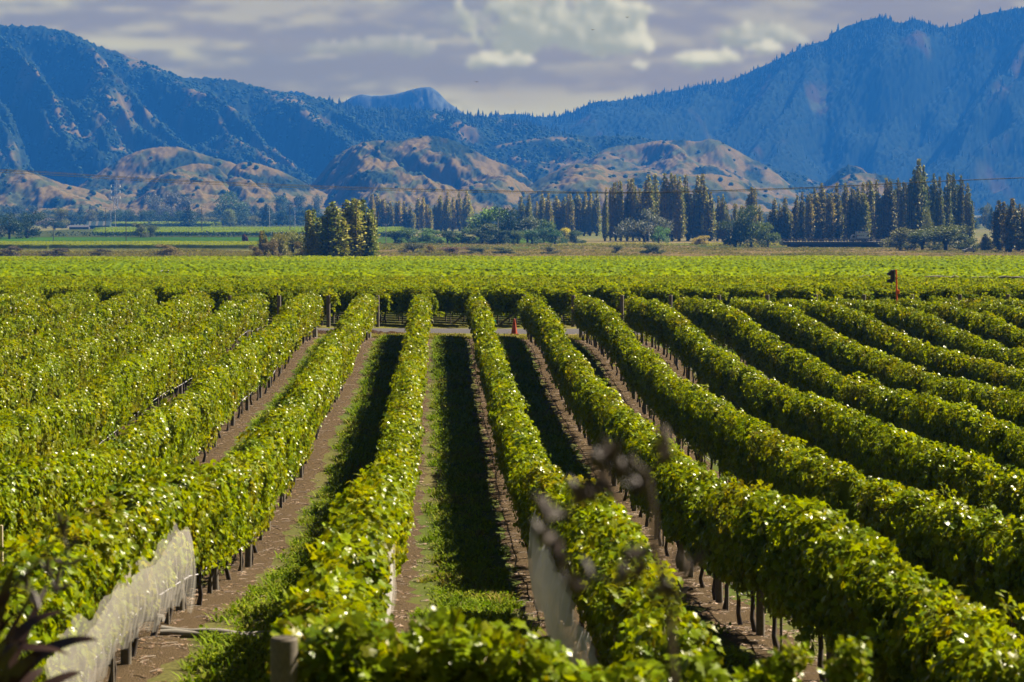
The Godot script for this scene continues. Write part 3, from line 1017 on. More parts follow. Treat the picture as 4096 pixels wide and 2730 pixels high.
# ------------------------------------------------------------------ hills
func hill(called: String, label: String, crest: Array, D: float, Df: float, opt: Dictionary) -> void:
	var nx: int = opt.nx
	var nj: int = opt.nj
	var n1 := FastNoiseLite.new()
	n1.seed = opt.seed
	n1.frequency = 1.0
	n1.fractal_octaves = 2
	var n2 := FastNoiseLite.new()
	n2.seed = opt.seed + 1
	n2.frequency = 1.0
	n2.fractal_octaves = 4
	var p0: float = crest[0][0]
	var p1: float = crest[-1][0]
	var base := -8.3
	var pts := []
	var cols := []
	var spacing: float = opt.spur      # metres between spurs
	for j in nj:
		var row := PackedVector3Array()
		var rc := PackedColorArray()
		var v := lerpf(-0.3, 1.0, float(j) / (nj - 1))
		for i in nx:
			var px := lerpf(p0, p1, float(i) / (nx - 1))
			var s := 0
			while s < crest.size() - 2 and crest[s + 1][0] < px: s += 1
			var a: Array = crest[maxi(s - 1, 0)]
			var b: Array = crest[s]
			var c: Array = crest[s + 1]
			var d: Array = crest[mini(s + 2, crest.size() - 1)]
			var f: float = (px - b[0]) / (c[0] - b[0])
			var cy := lerpf(b[1], c[1], f) if opt.get("sharp", false) else cubic_interpolate(b[1], c[1], a[1], d[1], f)
			var X := (px - 440.0) / F * D
			var Z := D - v * (D - Df)
			var Hc := maxf(EYE.y + (207.0 - cy) / F * D - base, 0.0)
			var u := X / spacing
			var wv := v + 0.10 * n1.get_noise_2d(u * 0.5, v * 1.5)
			var lean: float = opt.get("lean", 0.0)
			var q := n1.get_noise_2d((u - lean * wv) * 0.62, wv * 0.55 + 7.0)
			var spur := 1.0 - minf(1.0, q * q * 5.0)
			var q2 := n1.get_noise_2d((u - lean * wv) * 1.9 + 40.0, wv * 1.6)
			var spur2 := 1.0 - minf(1.0, q2 * q2 * 5.0)
			var y: float
			if v < 0.0: y = Hc * (1.0 + v * 1.4)
			else:
				y = Hc * pow(1.0 - v, opt.get("pow", 1.15))
				y += Hc * opt.amp * (spur - 0.7) * 4.0 * v * (1.0 - v) * (1.15 - v * 0.5)
				y += Hc * opt.amp * opt.get("amp2", 0.26) * (spur2 - 0.65) * 4.0 * v * (1.0 - v)
			if v > 0.0:
				var q3 := n1.get_noise_2d((u - lean * wv) * 5.0 + 90.0, wv * 4.0)
				y += Hc * opt.amp * opt.get("amp3", 0.06) * (0.6 - minf(1.0, q3 * q3 * 6.0)) * 4.0 * v * (1.0 - v)
			var rough := n2.get_noise_2d(X / 22.0, Z / 22.0)
			var bushy := clampf(opt.bush + 1.4 * n2.get_noise_2d(X / opt.patch, Z / opt.patch * 0.6) - 0.5 * (spur - 0.6), 0.0, 1.0)
			bushy = smoothstep(0.32, 0.68, bushy - opt.get("ridge", 0.0) * smoothstep(0.94, 1.0, spur) * smoothstep(-0.1, 0.3, n2.get_noise_2d(X / 170.0 + 9.0, Z / 170.0)))
			var grit := n2.get_noise_2d(X / 10.0, Z / 16.0)
			y += (1.5 + opt.rough * bushy) * grit * (1.0 if v > 0.0 else 0.5) + rough * 3.0 * (1.0 if v > 0.05 else 0.0)
			# with the fan of sight lines, the crest point slides along its own line of sight
			row.append(Vector3((px - 440.0) / F * Z, base + maxf(y * (Z / D if v < 0.0 else 1.0), -4.0), -Z))
			var tan_: Color = opt.tan
			var green: Color = opt.green
			var g1 := n2.get_noise_2d(X / 60.0 + 50.0, Z / 60.0)
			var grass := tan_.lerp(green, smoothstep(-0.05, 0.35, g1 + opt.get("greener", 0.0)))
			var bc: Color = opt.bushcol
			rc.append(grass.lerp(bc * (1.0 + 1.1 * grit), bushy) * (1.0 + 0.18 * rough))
		pts.append(row)
		cols.append(rc)
	var m := MB.new()
	var near_first := pts.duplicate()
	var colours := cols.duplicate()
	near_first.reverse()
	colours.reverse()
	m.grid(near_first, colours)
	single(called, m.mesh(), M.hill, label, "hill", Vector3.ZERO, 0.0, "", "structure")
	# round bushes and small trees standing on the slope
	var count: int = opt.get("shrubs", 0)
	if count > 0:
		var at := []
		var tint := []
		rng.seed = opt.seed + 5
		var blob := MB.new()
		blob.lathe(Vector3.ZERO, [Vector2(0.30, 0.0), Vector2(0.5, 0.3), Vector2(0.42, 0.62), Vector2(0.0, 0.85)], 6, Color.WHITE)
		for i in count:
			var ii := rng.randi() % (nx - 1)
			var jj := rng.randi_range(int(0.24 * nj), nj - 2)
			var pa: Vector3 = pts[jj][ii]
			var p := pa.lerp(pts[jj + 1][ii + 1], rng.randf())
			var thick := n2.get_noise_2d(p.x / 70.0 + 33.0, p.z / 70.0)
			if p.y < 6.0 or thick < rng.randf_range(-0.35, 0.25): continue
			var w := rng.randf_range(3.0, 7.5) if count > 1000 else rng.randf_range(3.0, 8.0)
			at.append(Transform3D(Basis(Vector3.UP, rng.randf() * TAU).scaled(Vector3(w, w * rng.randf_range(0.6, 1.0), w)), p - Vector3(0, 0.5, 0)))
			tint.append(Color(0.9, 1.1, 0.8).lerp(Color(1.7, 1.8, 1.0), rng.randf() * rng.randf()) * rng.randf_range(0.7, 1.2))
		var so := thing("hillside_bush", "dark bushes scattered over the %s" % label.substr(0, 60), "bushes")
		so.set_meta("kind", "stuff")
		copies("bushes", blob.mesh(), M.conifer, at, tint, so)
	# conifers standing on the slope
	var pines: float = opt.get("pines", 0.0)
	if pines > 0.0:
		var where := []
		var pc := []
		rng.seed = opt.seed + 9
		var b := MB.new()
		for s in [[0.0, 0.55, 0.34], [0.35, 0.85, 0.22], [0.62, 1.0, 0.12]]:
			b.lathe(Vector3.ZERO, [Vector2(s[2], s[0]), Vector2(0.0, s[1])], 5, Color.WHITE)
		var mesh := b.mesh()
		var j0 := int(0.22 * nj)
		for i in int(pines):
			var crestline := rng.randf() < 0.6
			var fi := rng.randf() * (nx - 2)
			var fj := rng.randf_range(j0, nj - 2) if not crestline else rng.randf_range(0.23 * nj, 0.30 * nj)
			var ii := int(fi)
			var jj := int(fj)
			var pa: Vector3 = pts[jj][ii]
			var pb: Vector3 = pts[jj + 1][ii + 1]
			var p := pa.lerp(pb, rng.randf())
			if p.y < 12.0: continue
			var pxx := lerpf(p0, p1, fi / (nx - 1))
			if pxx < opt.get("pine_from", -999.0) or pxx > opt.get("pine_to", 9999.0): continue
			if n2.get_noise_2d(p.x / 90.0, p.z / 90.0) < (-0.25 if crestline else -0.02): continue
			var h := 6.0 + 12.0 * rng.randf() * rng.randf()
			where.append(Transform3D(Basis.IDENTITY.scaled(Vector3(h * 0.8, h, h * 0.8)), p - Vector3(0, 1.5, 0)))
			pc.append(Color(1, 1, 1) * rng.randf_range(0.7, 1.4))
		var o := thing("pine_forest", "dark pine forest standing on the %s" % label, "forest")
		o.set_meta("kind", "stuff")
		copies("pines", mesh, M.conifer, where, pc, o)

# ------------------------------------------------------------------ nets, road, small things
func drape(seed_: int, n: int, m: int, at: Callable, fold: float, per: float) -> ArrayMesh:   # at(u, v) -> Vector3; u along, v downwards
	var r := FastNoiseLite.new()
	r.seed = seed_
	r.frequency = 1.0
	r.fractal_octaves = 2
	var pts := []
	var cols := []
	for j in m:
		var row := PackedVector3Array()
		var rc := PackedColorArray()
		for i in n:
			var u := float(i) / (n - 1)
			var v := float(j) / (m - 1)
			var p: Vector3 = at.call(u, v)
			var e := Vector3(0.05, 0, 0.02)
			var w := u * per + 0.25 * r.get_noise_2d(u * per * 0.3, v * 1.5)
			p += Vector3(1, 0, 0) * fold * (0.35 + 0.65 * v) * (sin(w * TAU) + 0.6 * r.get_noise_2d(w * 2.3, v * 2.0))
			p += Vector3(0, 0, 1) * fold * 0.7 * cos(w * TAU * 0.5 + v)
			p.y += 0.05 * r.get_noise_2d(u * per * 0.7, 9.0) * v
			row.append(p)
			rc.append(Color(1, 1, 1))
		pts.append(row)
		cols.append(rc)
	var b := MB.new()
	b.grid(pts, cols)
	return b.mesh()

func build_nets() -> void:
	var xl := ROW0 - ROW
	# net hanging on the sunny side of the first row left of the middle lane
	var o := thing("bird_net", "long white bird net draped in sagging folds along the left row", "bird net", Vector3.ZERO)
	var f1 := func(u: float, v: float) -> Vector3:
		var Z := lerpf(19.0, 30.3, u)
		var g := ground(xl, Z)
		var hi := 1.30 + 0.07 * sin(u * 17.0) + 0.05 * sin(u * 47.0)
		var lo := 0.50 - 0.10 * sin(u * 9.0 + 1.0) - 0.05 * sin(u * 31.0) - 0.4 * smoothstep(0.9, 0.99, u)
		return Vector3(xl + 0.31 + 0.07 * sin(v * 3.0), g + lerpf(hi, lo, v), -Z)
	part("hanging_net", drape(1, 160, 18, f1, 0.016, 34.0), M.net, o)
	var f1b := func(u: float, v: float) -> Vector3:
		var Z := lerpf(19.0, 29.8, u)
		var g := ground(xl, Z)
		var hi := 1.22 + 0.08 * sin(u * 13.0 + 2.0)
		var lo := 0.62 - 0.10 * sin(u * 9.0 + 1.0)
		return Vector3(xl + 0.34 + 0.06 * sin(v * 3.0), g + lerpf(hi, lo, v), -Z)
	part("net_fold", drape(2, 160, 14, f1b, 0.022, 21.0), M.net, o)
	# net on the row left of the middle lane, hanging to the right
	o = thing("bird_net", "narrow white bird net hanging on the row left of the middle lane", "bird net", Vector3.ZERO)
	var f2 := func(u: float, v: float) -> Vector3:
		var Z := lerpf(24.0, 31.0, u)
		var g := ground(ROW0, Z)
		var hi := lerpf(1.0, 1.42, u)
		return Vector3(ROW0 + lerpf(0.03, 0.22, u) + 0.04 * sin(v * 3.0), g + lerpf(hi, 0.12 + 0.1 * sin(u * 8.0), v), -Z)
	part("hanging_net", drape(3, 60, 18, f2, 0.02, 9.0), M.net_dense_whitened, o)
	part("net_fold", drape(13, 60, 18, func(u: float, v: float) -> Vector3: return f2.call(u, v) + Vector3(0.04, 0.02, 0), 0.025, 6.0), M.net, o)
	# net on the shaded side of the row right of the middle lane
	o = thing("bird_net", "bluish white bird net in shade on the row right of the middle lane", "bird net", Vector3.ZERO)
	var xr := ROW0 + ROW
	var f3 := func(u: float, v: float) -> Vector3:
		var Z := lerpf(20.0, 32.0, u)
		var g := ground(xr, Z)
		var hi := 1.2 + 0.35 * smoothstep(0.82, 1.0, u) + 0.08 * sin(u * 19.0)
		var lo := 0.35 + 0.12 * sin(u * 11.0) + 0.25 * smoothstep(0.8, 1.0, u)
		return Vector3(xr - 0.40 - 0.08 * sin(v * 3.0), g + lerpf(hi, lo, v), -Z)
	part("hanging_net", drape(4, 150, 18, f3, 0.03, 27.0), M.net_dense_whitened, o)
	part("net_fold", drape(14, 150, 18, func(u: float, v: float) -> Vector3: return f3.call(u, v) + Vector3(-0.05, 0.03, 0), 0.045, 17.0), M.net_dense_whitened, o)
	# bundled net lying across the lanes
	for s in [[-6.3, -3.55, 31.0, "bundled white net lying across the bare strip beside the hanging net at left"], [-3.4, -1.0, 29.0, "white net bundle on the grass between the two netted rows at left"], [-0.8, 1.55, 28.2, "flat bundle of white net lying across the middle lane"]]:
		var b := MB.new()
		for q in 3:
			var p := []
			var rr := []
			for i in 14:
				var f := i / 13.0
				var x := lerpf(s[0], s[1], f)
				var Z: float = s[2] - 0.35 * f + 0.05 * sin(f * 9.0 + q) + q * 0.07
				p.append(Vector3(x, ground(x, Z) + 0.045 + 0.03 * (q % 2), -Z))
				rr.append(0.045 + 0.015 * sin(f * 21.0 + q * 2.0))
			b.tube(p, rr, 7, Color.WHITE)
		single("net_bundle", b.mesh(), M.cloth, s[3], "net bundle")
	# net rolled up along the top of the last row of the second block
	var b := MB.new()
	rng.seed = 61
	var x := -2.0
	while x < 46.0:
		var l := rng.randf_range(0.5, 2.4)
		var y := ground(x, 171.0) + 1.80
		b.tube([Vector3(x, y + rng.randf_range(-0.06, 0.1), -171.0), Vector3(x + l * 0.5, y + rng.randf_range(0.0, 0.14), -171.1), Vector3(x + l, y + rng.randf_range(-0.06, 0.1), -171.0)], [0.05, rng.randf_range(0.09, 0.16), 0.05], 6, Color.WHITE)
		x += l + (rng.randf_range(0.0, 0.9) if rng.randf() < 0.5 else 0.0)
	single("rolled_net", b.mesh(), M.cloth, "thin broken line of white rolled net along the far edge of the second block", "bird net")

func build_road() -> void:
	strip("road", "narrow grey sealed road crossing behind the row ends", "road", func(t: float) -> Vector2: return Vector2(-60.0 + t, 123.0), 0.0, 120.0, 2.0, func(_t: float) -> Vector2: return Vector2(1.5, 1.5), M.road, Color(1, 1, 1), 0.03)
	# windrow of dug soil along the near side of the road
	var b := MB.new()
	nz.frequency = 0.8
	var pts := []
	var cols := []
	for j in 10:
		var row := PackedVector3Array()
		var rc := PackedColorArray()
		for i in 120:
			var x := lerpf(-9.2, -1.75, i / 119.0)
			var v := j / 9.0
			var Z := lerpf(120.0, 121.5, v)
			var env := sin(PI * clampf(v, 0, 1)) * pow(sin(PI * (0.02 + 0.96 * i / 119.0)), 0.35) * (0.75 + 0.5 * nz.get_noise_1d(x * 1.2))
			row.append(Vector3(x, ground(x, Z) - 0.02 + maxf(0.0, 0.36 * env + 0.09 * env * nz.get_noise_2d(x * 9.0, v * 7.0)), -Z))
			rc.append(Color(0.52, 0.42, 0.4) * (1.0 + 0.4 * nz.get_noise_2d(x * 14.0, v * 11.0)))
		pts.append(row)
		cols.append(rc)
	b.grid(pts, cols)
	single("soil_heap", b.mesh(), M.soil, "low heap of dark dug soil along the near side of the road", "soil heap", Vector3.ZERO, 0.0, "", "thing")
	# cone
	var cone := thing("traffic_cone", "orange traffic cone standing at the edge of the road", "traffic cone", spot(514.3, 121.2) + Vector3(0, 0.03, 0))
	b = MB.new()
	b.box(Vector3(0, 0.025, 0), Vector3(0.46, 0.05, 0.46), Color(0.55, 0.5, 0.5), Basis.IDENTITY, 0.015)
	part("base", b.mesh(), M.orange, cone)
	b = MB.new()
	b.lathe(Vector3(0, 0.05, 0), [Vector2(0.165, 0.0), Vector2(0.155, 0.05), Vector2(0.045, 0.75), Vector2(0.03, 0.77), Vector2(0.03, 0.7)], 20, Color.WHITE)
	part("body", b.mesh(), M.orange, cone)
	# teal riser
	var v := thing("water_valve", "small teal irrigation valve standing by the post behind the road", "water valve", spot(493.0, 124.9))
	b = MB.new()
	b.tube([Vector3(0, -0.05, 0), Vector3(0, 0.36, 0)], [0.05, 0.05], 8, Color(0.0, 0.30, 0.22))
	part("riser", b.mesh(), M.plastic, v)
	b = MB.new()
	b.tube([Vector3(-0.13, 0.33, 0), Vector3(0.13, 0.31, 0)], [0.045, 0.045], 8, Color(0.0, 0.33, 0.25))
	b.tube([Vector3(0.12, 0.31, 0), Vector3(0.13, 0.18, 0)], [0.04, 0.04], 8, Color(0.0, 0.33, 0.25))
	part("tee", b.mesh(), M.plastic, v)
	# bird alarm
	var at := spot(896.0, 117.0)
	var a := thing("bird_alarm", "black twin-horn bird alarm on a tall orange pole above the right rows", "bird alarm", at)
	var hp := ray(896.0, 269.5, 117.0).y - at.y
	b = MB.new()
	b.tube([Vector3(0.1, -0.1, 0), Vector3(-0.03, hp, 0)], [0.045, 0.04], 10, Color(0.75, 0.11, 0.015))
	b.box(Vector3(0.08, hp - 1.10, 0), Vector3(0.13, 0.2, 0.12), Color(0.75, 0.12, 0.02), Basis.IDENTITY, 0.01)
	part("pole", b.mesh(), M.paint, a)
	b = MB.new()
	b.box(Vector3(-0.22, hp - 0.31, 0), Vector3(0.16, 0.60, 0.22), Color(0.012, 0.012, 0.016), Basis.IDENTITY, 0.03)
	b.box(Vector3(-0.11, hp - 0.31, 0), Vector3(0.02, 0.62, 0.24), Color(0.12, 0.10, 0.12))
	part("housing", b.mesh(), M.paint, a)
	for q in [[0.10, 0.10], [0.53, 0.03]]:
		b = MB.new()
		b.tube([Vector3(-0.2, hp - q[0] - 0.05, 0), Vector3(-0.36, hp - q[0] - q[1], 0), Vector3(-0.47, hp - q[0] - q[1] - 0.02, 0.0)], [0.11, 0.08, 0.065], 12, Color(0.015, 0.015, 0.02))
		part("horn", b.mesh(), M.paint, a)
	b = MB.new()
	b.tube([Vector3(-0.14, hp - 0.4, 0), Vector3(0.2, hp - 0.405, 0)], [0.012, 0.012], 6, Color(0.05, 0.05, 0.05))
	part("bracket", b.mesh(), M.paint, a)
	b = MB.new()
	b.tube([Vector3(-0.14, hp - 0.62, 0), Vector3(0.0, hp - 0.62, 0)], [0.015, 0.015], 6, Color(0.05, 0.05, 0.05))
	part("bracket", b.mesh(), M.paint, a)
	# gas gun
	var tip := ray(1007.0, 480.5, 42.0)
	var e := Vector3(1.0, 0.17, -0.12).normalized()
	var gp := Vector3(tip.x + 0.9, ground(tip.x + 0.9, 42.0), -42.1)
	var gun := thing("bird_scarer", "grey and orange barrel of a gas bird scarer raised between the right rows", "bird scarer", gp)
	b = MB.new()
	b.tube([tip - gp, tip - gp + e * 0.16], [0.062, 0.062], 14, Color(0.35, 0.36, 0.38))
	b.tube([tip - gp + e * 0.15, tip - gp + e * 0.40], [0.064, 0.064], 14, Color(0.22, 0.24, 0.26))
	part("muzzle", b.mesh(), M.metal, gun)
	b = MB.new()
	b.tube([tip - gp + e * 0.39, tip - gp + e * 1.3], [0.076, 0.076], 14, Color(0.8, 0.2, 0.03))
	part("barrel", b.mesh(), M.paint, gun)
	for q in 3:
		var d := Vector3(cos(q * 2.1 + 0.4), 0, sin(q * 2.1 + 0.4)) * 0.45
		b = MB.new()
		b.tube([d, tip - gp + e * 0.95], [0.016, 0.016], 6, Color(0.3, 0.3, 0.3))
		part("leg", b.mesh(), M.metal, gun)
	# white tank in the second block
	var tk := thing("water_tank", "low white tank top showing between the far vines at left", "tank", spot(165.5, 205.0))
	var ty := ray(165.5, 270.2, 205.0).y - tk.position.y
	b = MB.new()
	b.lathe(Vector3(0, 0, 0), [Vector2(0.45, 0.02), Vector2(0.47, ty - 0.12), Vector2(0.46, ty - 0.08), Vector2(0.3, ty), Vector2(0.0, ty + 0.04)], 20, Color(0.30, 0.30, 0.30))
	part("tank", b.mesh(), M.plastic, tk)
	b = MB.new()
	b.tube([Vector3(0.46, 0, 0), Vector3(0.46, ty - 0.02, 0)], [0.03, 0.03], 8, Color(0.7, 0.7, 0.7))
	part("pipe", b.mesh(), M.plastic, tk)
	# steel post showing over the left row
	var sp := ray(103.0, 508.5, 31.0)
	b = MB.new()
	var gy := ground(sp.x, 31.0)
	b.box(Vector3(0, (sp.y - gy) * 0.5, 0), Vector3(0.035, sp.y - gy, 0.03), Color(0.25, 0.33, 0.42), Basis.IDENTITY, 0.004)
	single("steel_post", b.mesh(), M.paint, "blue-grey steel post tip standing out of the leaves at left", "post", Vector3(sp.x, gy, -31.0))

func wire_run(px: Array, py: Array, Z: float, r: float) -> ArrayMesh:
	var b := MB.new()
	var p := []
	var rr := []
	for i in 41:
		var f := i / 40.0 * (px.size() - 1)
		var k := mini(int(f), px.size() - 2)
		var t := f - k
		var y := cubic_interpolate(py[k], py[k + 1], py[maxi(k - 1, 0)], py[mini(k + 2, px.size() - 1)], t)
		p.append(ray(lerpf(px[k], px[k + 1], t), y, Z))
		rr.append(r)
	b.tube(p, rr, 5, Color.WHITE)
	return b.mesh()

func pole(called: String, px: float, top: float, Z: float, arms: int, c: Color, label: String) -> void:
	var at := spot(px, Z)
	var h := ray(px, top, Z).y - at.y
	var o := thing(called, label, "utility pole", at)
	var b := MB.new()
	b.tube([Vector3(0, -0.5, 0), Vector3(0, h, 0)], [0.20, 0.13], 8, c)
	part("pole", b.mesh(), M.paint, o)
	for a in arms:
		b = MB.new()
		b.box(Vector3(0, h - 0.35 - 1.1 * a, 0.16), Vector3(2.6, 0.14, 0.12), c * 0.8)
		part("crossarm", b.mesh(), M.paint, o)
		for x in [-1.15, -0.45, 0.45, 1.15]:
			b = MB.new()
			b.lathe(Vector3(x, h - 0.28 - 1.1 * a, 0.16), [Vector2(0.07, 0), Vector2(0.1, 0.1), Vector2(0.05, 0.26), Vector2(0, 0.28)], 8, Color(0.6, 0.6, 0.62))
			part("insulator", b.mesh(), M.plastic, o)

func pylon(px: float, top: float, Z: float, label: String, c: Color) -> void:
	var at := spot(px, Z)
	var h := ray(px, top, Z).y - at.y
	var o := thing("lattice_pylon", label, "pylon", at)
	var b := MB.new()
	var wid := func(y: float) -> float: return lerpf(h * 0.10, h * 0.022, pow(clampf(y / (h * 0.62), 0.0, 1.0), 0.8)) * (1.0 if y < h * 0.85 else lerpf(1.0, 0.15, (y / h - 0.85) / 0.15))
	var n := 17
	for i in n:
		var y0 := h * i / n
		var y1 := h * (i + 1) / n
		var w0: float = wid.call(y0)
		var w1: float = wid.call(y1)
		for q in 4:
			var d0 := Vector3([-1, 1, 1, -1][q], 0, [-1, -1, 1, 1][q])
			var d1 := Vector3([-1, 1, 1, -1][(q + 1) % 4], 0, [-1, -1, 1, 1][(q + 1) % 4])
			b.tube([d0 * w0 + Vector3.UP * y0, d0 * w1 + Vector3.UP * y1], [0.16, 0.16], 4, c, false)
			b.tube([d0 * w0 + Vector3.UP * y0, d1 * w1 + Vector3.UP * y1], [0.09, 0.09], 4, c, false)
			b.tube([d1 * w0 + Vector3.UP * y0, d0 * w1 + Vector3.UP * y1], [0.09, 0.09], 4, c, false)
	part("lattice", b.mesh(), M.paint, o)
	for a in 3:
		var y := h * (0.86 - 0.13 * a)
		b = MB.new()
		for s in [-1.0, 1.0]:
			b.tube([Vector3(0, y + 0.6, 0), Vector3(s * h * 0.10, y, 0)], [0.14, 0.09], 4, c)
			b.tube([Vector3(0, y - 0.4, 0), Vector3(s * h * 0.10, y, 0)], [0.12, 0.09], 4, c)
		part("crossarm", b.mesh(), M.paint, o)
		for s in [-1.0, 1.0]:
			b = MB.new()
			b.lathe(Vector3(s * h * 0.10, y - 2.6, 0), [Vector2(0.0, 0.0), Vector2(0.36, 0.1), Vector2(0.42, 1.2), Vector2(0.3, 2.5), Vector2(0, 2.6)], 10, Color(0.8, 0.82, 0.85))
			part("insulator", b.mesh(), M.plastic, o)

func build_bridge() -> void:
	var Z := 880.0
	var a := ray(783.0, 240.0, Z)
	var c := ray(910.0, 240.0, Z)
	var deck := ray(850.0, 243.6, Z).y
	var L := c.x - a.x
	var at := Vector3(a.x, ground(a.x, Z), -Z)
	var dy := deck - at.y
	var o := thing("road_bridge", "long low concrete road bridge on five piers before the right poplars", "bridge", at)
	var con := Color(0.17, 0.155, 0.15)
	var b := MB.new()
	b.box(Vector3(L * 0.5, dy + 0.35, -4), Vector3(L, 0.7, 8.5), con, Basis.IDENTITY, 0.05)
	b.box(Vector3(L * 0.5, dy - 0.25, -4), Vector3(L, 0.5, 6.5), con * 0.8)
	part("deck", b.mesh(), M.matte, o)
	for s in [0.0, -8.2]:
		b = MB.new()
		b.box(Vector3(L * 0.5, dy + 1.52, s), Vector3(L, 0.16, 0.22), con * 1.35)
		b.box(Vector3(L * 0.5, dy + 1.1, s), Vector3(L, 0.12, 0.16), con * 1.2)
		var x := 0.6
		while x < L:
			b.box(Vector3(x, dy + 1.05, s), Vector3(0.22, 0.8, 0.2), con * 1.15)
			x += 1.1
		part("parapet", b.mesh(), M.matte, o)
	for i in 5:
		b = MB.new()
		var px: float = [801.0, 819.5, 837.0, 854.5, 872.0][i]
		var x := ray(px, 245.0, Z).x - a.x
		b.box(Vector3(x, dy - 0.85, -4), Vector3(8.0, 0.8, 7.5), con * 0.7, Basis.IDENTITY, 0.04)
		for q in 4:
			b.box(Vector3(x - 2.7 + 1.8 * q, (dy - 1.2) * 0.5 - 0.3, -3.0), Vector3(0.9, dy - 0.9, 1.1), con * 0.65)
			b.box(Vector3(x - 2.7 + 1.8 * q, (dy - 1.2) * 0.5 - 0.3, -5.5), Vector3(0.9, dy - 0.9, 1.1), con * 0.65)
		part("pier", b.mesh(), M.matte, o)
	b = MB.new()
	b.box(Vector3(-0.6, dy + 0.6, -0.2), Vector3(1.6, 1.6, 0.4), Color(0.6, 0.58, 0.58), Basis.IDENTITY, 0.03)
	part("end_block", b.mesh(), M.matte, o)
	# truck heading left
	var tx := ray(861.5, 240.0, Z - 2.0)
	var t := thing("box_truck", "blue and white box truck crossing the bridge towards the left", "truck", Vector3(tx.x, at.y + dy + 0.7, -(Z + 2.5)))
	var blue := Color(0.012, 0.04, 0.11)
	b = MB.new()
	b.box(Vector3(1.0, 2.2, 0), Vector3(4.6, 2.5, 2.4), Color(0.66, 0.74, 0.8), Basis.IDENTITY, 0.05)
	var body := part("cargo_box", b.mesh(), M.matte, t)
	b = MB.new()
	for q in [[1.0, 3.36, 4.56, 0.18], [1.0, 1.06, 4.56, 0.22], [-1.22, 2.2, 0.16, 2.4], [3.24, 2.2, 0.10, 2.4]]:
		b.box(Vector3(q[0], q[1], 1.205), Vector3(q[2], q[3], 0.02), blue)
	b.quad(Vector3(2.2, 1.75, 1.22), Vector3(3.1, 2.0, 1.22), Vector3(3.1, 2.75, 1.22), Vector3(2.75, 2.2, 1.22), blue, Vector3.BACK)
	part("livery", b.mesh(), M.matte, body)
	for q in [[-0.8, 0.5, Color(0.7, 0.2, 0.25)], [-0.15, 0.7, Color(0.3, 0.4, 0.5)], [0.6, 0.55, Color(0.3, 0.4, 0.5)], [1.3, 0.5, Color(0.3, 0.4, 0.5)]]:
		b = MB.new()
		b.box(Vector3(q[0], 2.25, 1.21), Vector3(q[1], 0.35, 0.02), q[2])
		part("sign_band", b.mesh(), M.matte, body)
	b = MB.new()
	for q in 9:
		b.box(Vector3(-1.1 + 0.52 * q, 3.5, 0), Vector3(0.3, 0.14, 2.2), Color(0.36, 0.38, 0.41), Basis.IDENTITY, 0.03)
	part("roof_rail", b.mesh(), M.matte, body)
	b = MB.new()
	var prof := [Vector2(-1.35, 0.55), Vector2(-3.2, 0.55), Vector2(-3.25, 1.25), Vector2(-3.0, 2.05), Vector2(-2.6, 2.45), Vector2(-1.35, 2.5)]
	for i in 6:
		var p: Vector2 = prof[i]
		var q: Vector2 = prof[(i + 1) % 6]
		b.quad(Vector3(p.x, p.y, -1.1), Vector3(q.x, q.y, -1.1), Vector3(q.x, q.y, 1.1), Vector3(p.x, p.y, 1.1), Color(0.44, 0.48, 0.52), Vector3((p.x + q.x) * 0.5 + 2.2, (p.y + q.y) * 0.5 - 1.4, 0))
	for s in [-1.1, 1.1]:
		for i in range(1, 5):
			b.tri(Vector3(prof[0].x, prof[0].y, s), Vector3(prof[i].x, prof[i].y, s), Vector3(prof[i + 1].x, prof[i + 1].y, s), Color(0.44, 0.48, 0.52), Vector3(0, 0, s))
	var cab := part("cab", b.mesh(), M.matte, t)
	b = MB.new()
	b.quad(Vector3(-2.9, 1.5, 1.115), Vector3(-1.9, 1.5, 1.115), Vector3(-1.9, 2.2, 1.115), Vector3(-2.6, 2.2, 1.115), Color(1, 1, 1), Vector3.BACK)
	part("side_window", b.mesh(), M.glass, cab)
	b = MB.new()
	b.box(Vector3(0.2, 0.75, 0), Vector3(6.4, 0.3, 1.0), Color(0.03, 0.03, 0.035))
	part("chassis", b.mesh(), M.matte, t)
	for x in [-2.4, 1.4, 2.5]:
		for s in [-0.95, 0.95]:
			b = MB.new()
			b.tube([Vector3(x, 0.48, s - 0.14), Vector3(x, 0.48, s + 0.14)], [0.48, 0.48], 14, Color(0.02, 0.02, 0.02))
			var wh := part("wheel", b.mesh(), M.matte, t)
			b = MB.new()
			b.tube([Vector3(x, 0.48, s - 0.16), Vector3(x, 0.48, s + 0.16)], [0.22, 0.22], 10, Color(0.4, 0.4, 0.42))
			part("rim", b.mesh(), M.matte, wh)
	# parked car half hidden in the dry grass
	var cr := thing("parked_car", "small pale car half hidden in dry grass at the right", "car", spot(969.0, 770.0) + Vector3(0, 0.35, 0))
	b = MB.new()
	var cp := [Vector2(-2.1, 0.3), Vector2(-2.15, 0.85), Vector2(-1.2, 0.98), Vector2(-0.6, 1.45), Vector2(0.9, 1.48), Vector2(1.6, 1.0), Vector2(2.1, 0.92), Vector2(2.1, 0.3)]
	for i in 8:
		var p: Vector2 = cp[i]
		var q: Vector2 = cp[(i + 1) % 8]
		b.quad(Vector3(p.x, p.y, -0.82), Vector3(q.x, q.y, -0.82), Vector3(q.x, q.y, 0.82), Vector3(p.x, p.y, 0.82), Color(0.36, 0.37, 0.38), Vector3((p.x + q.x) * 0.5, (p.y + q.y) * 0.5 - 0.8, 0))
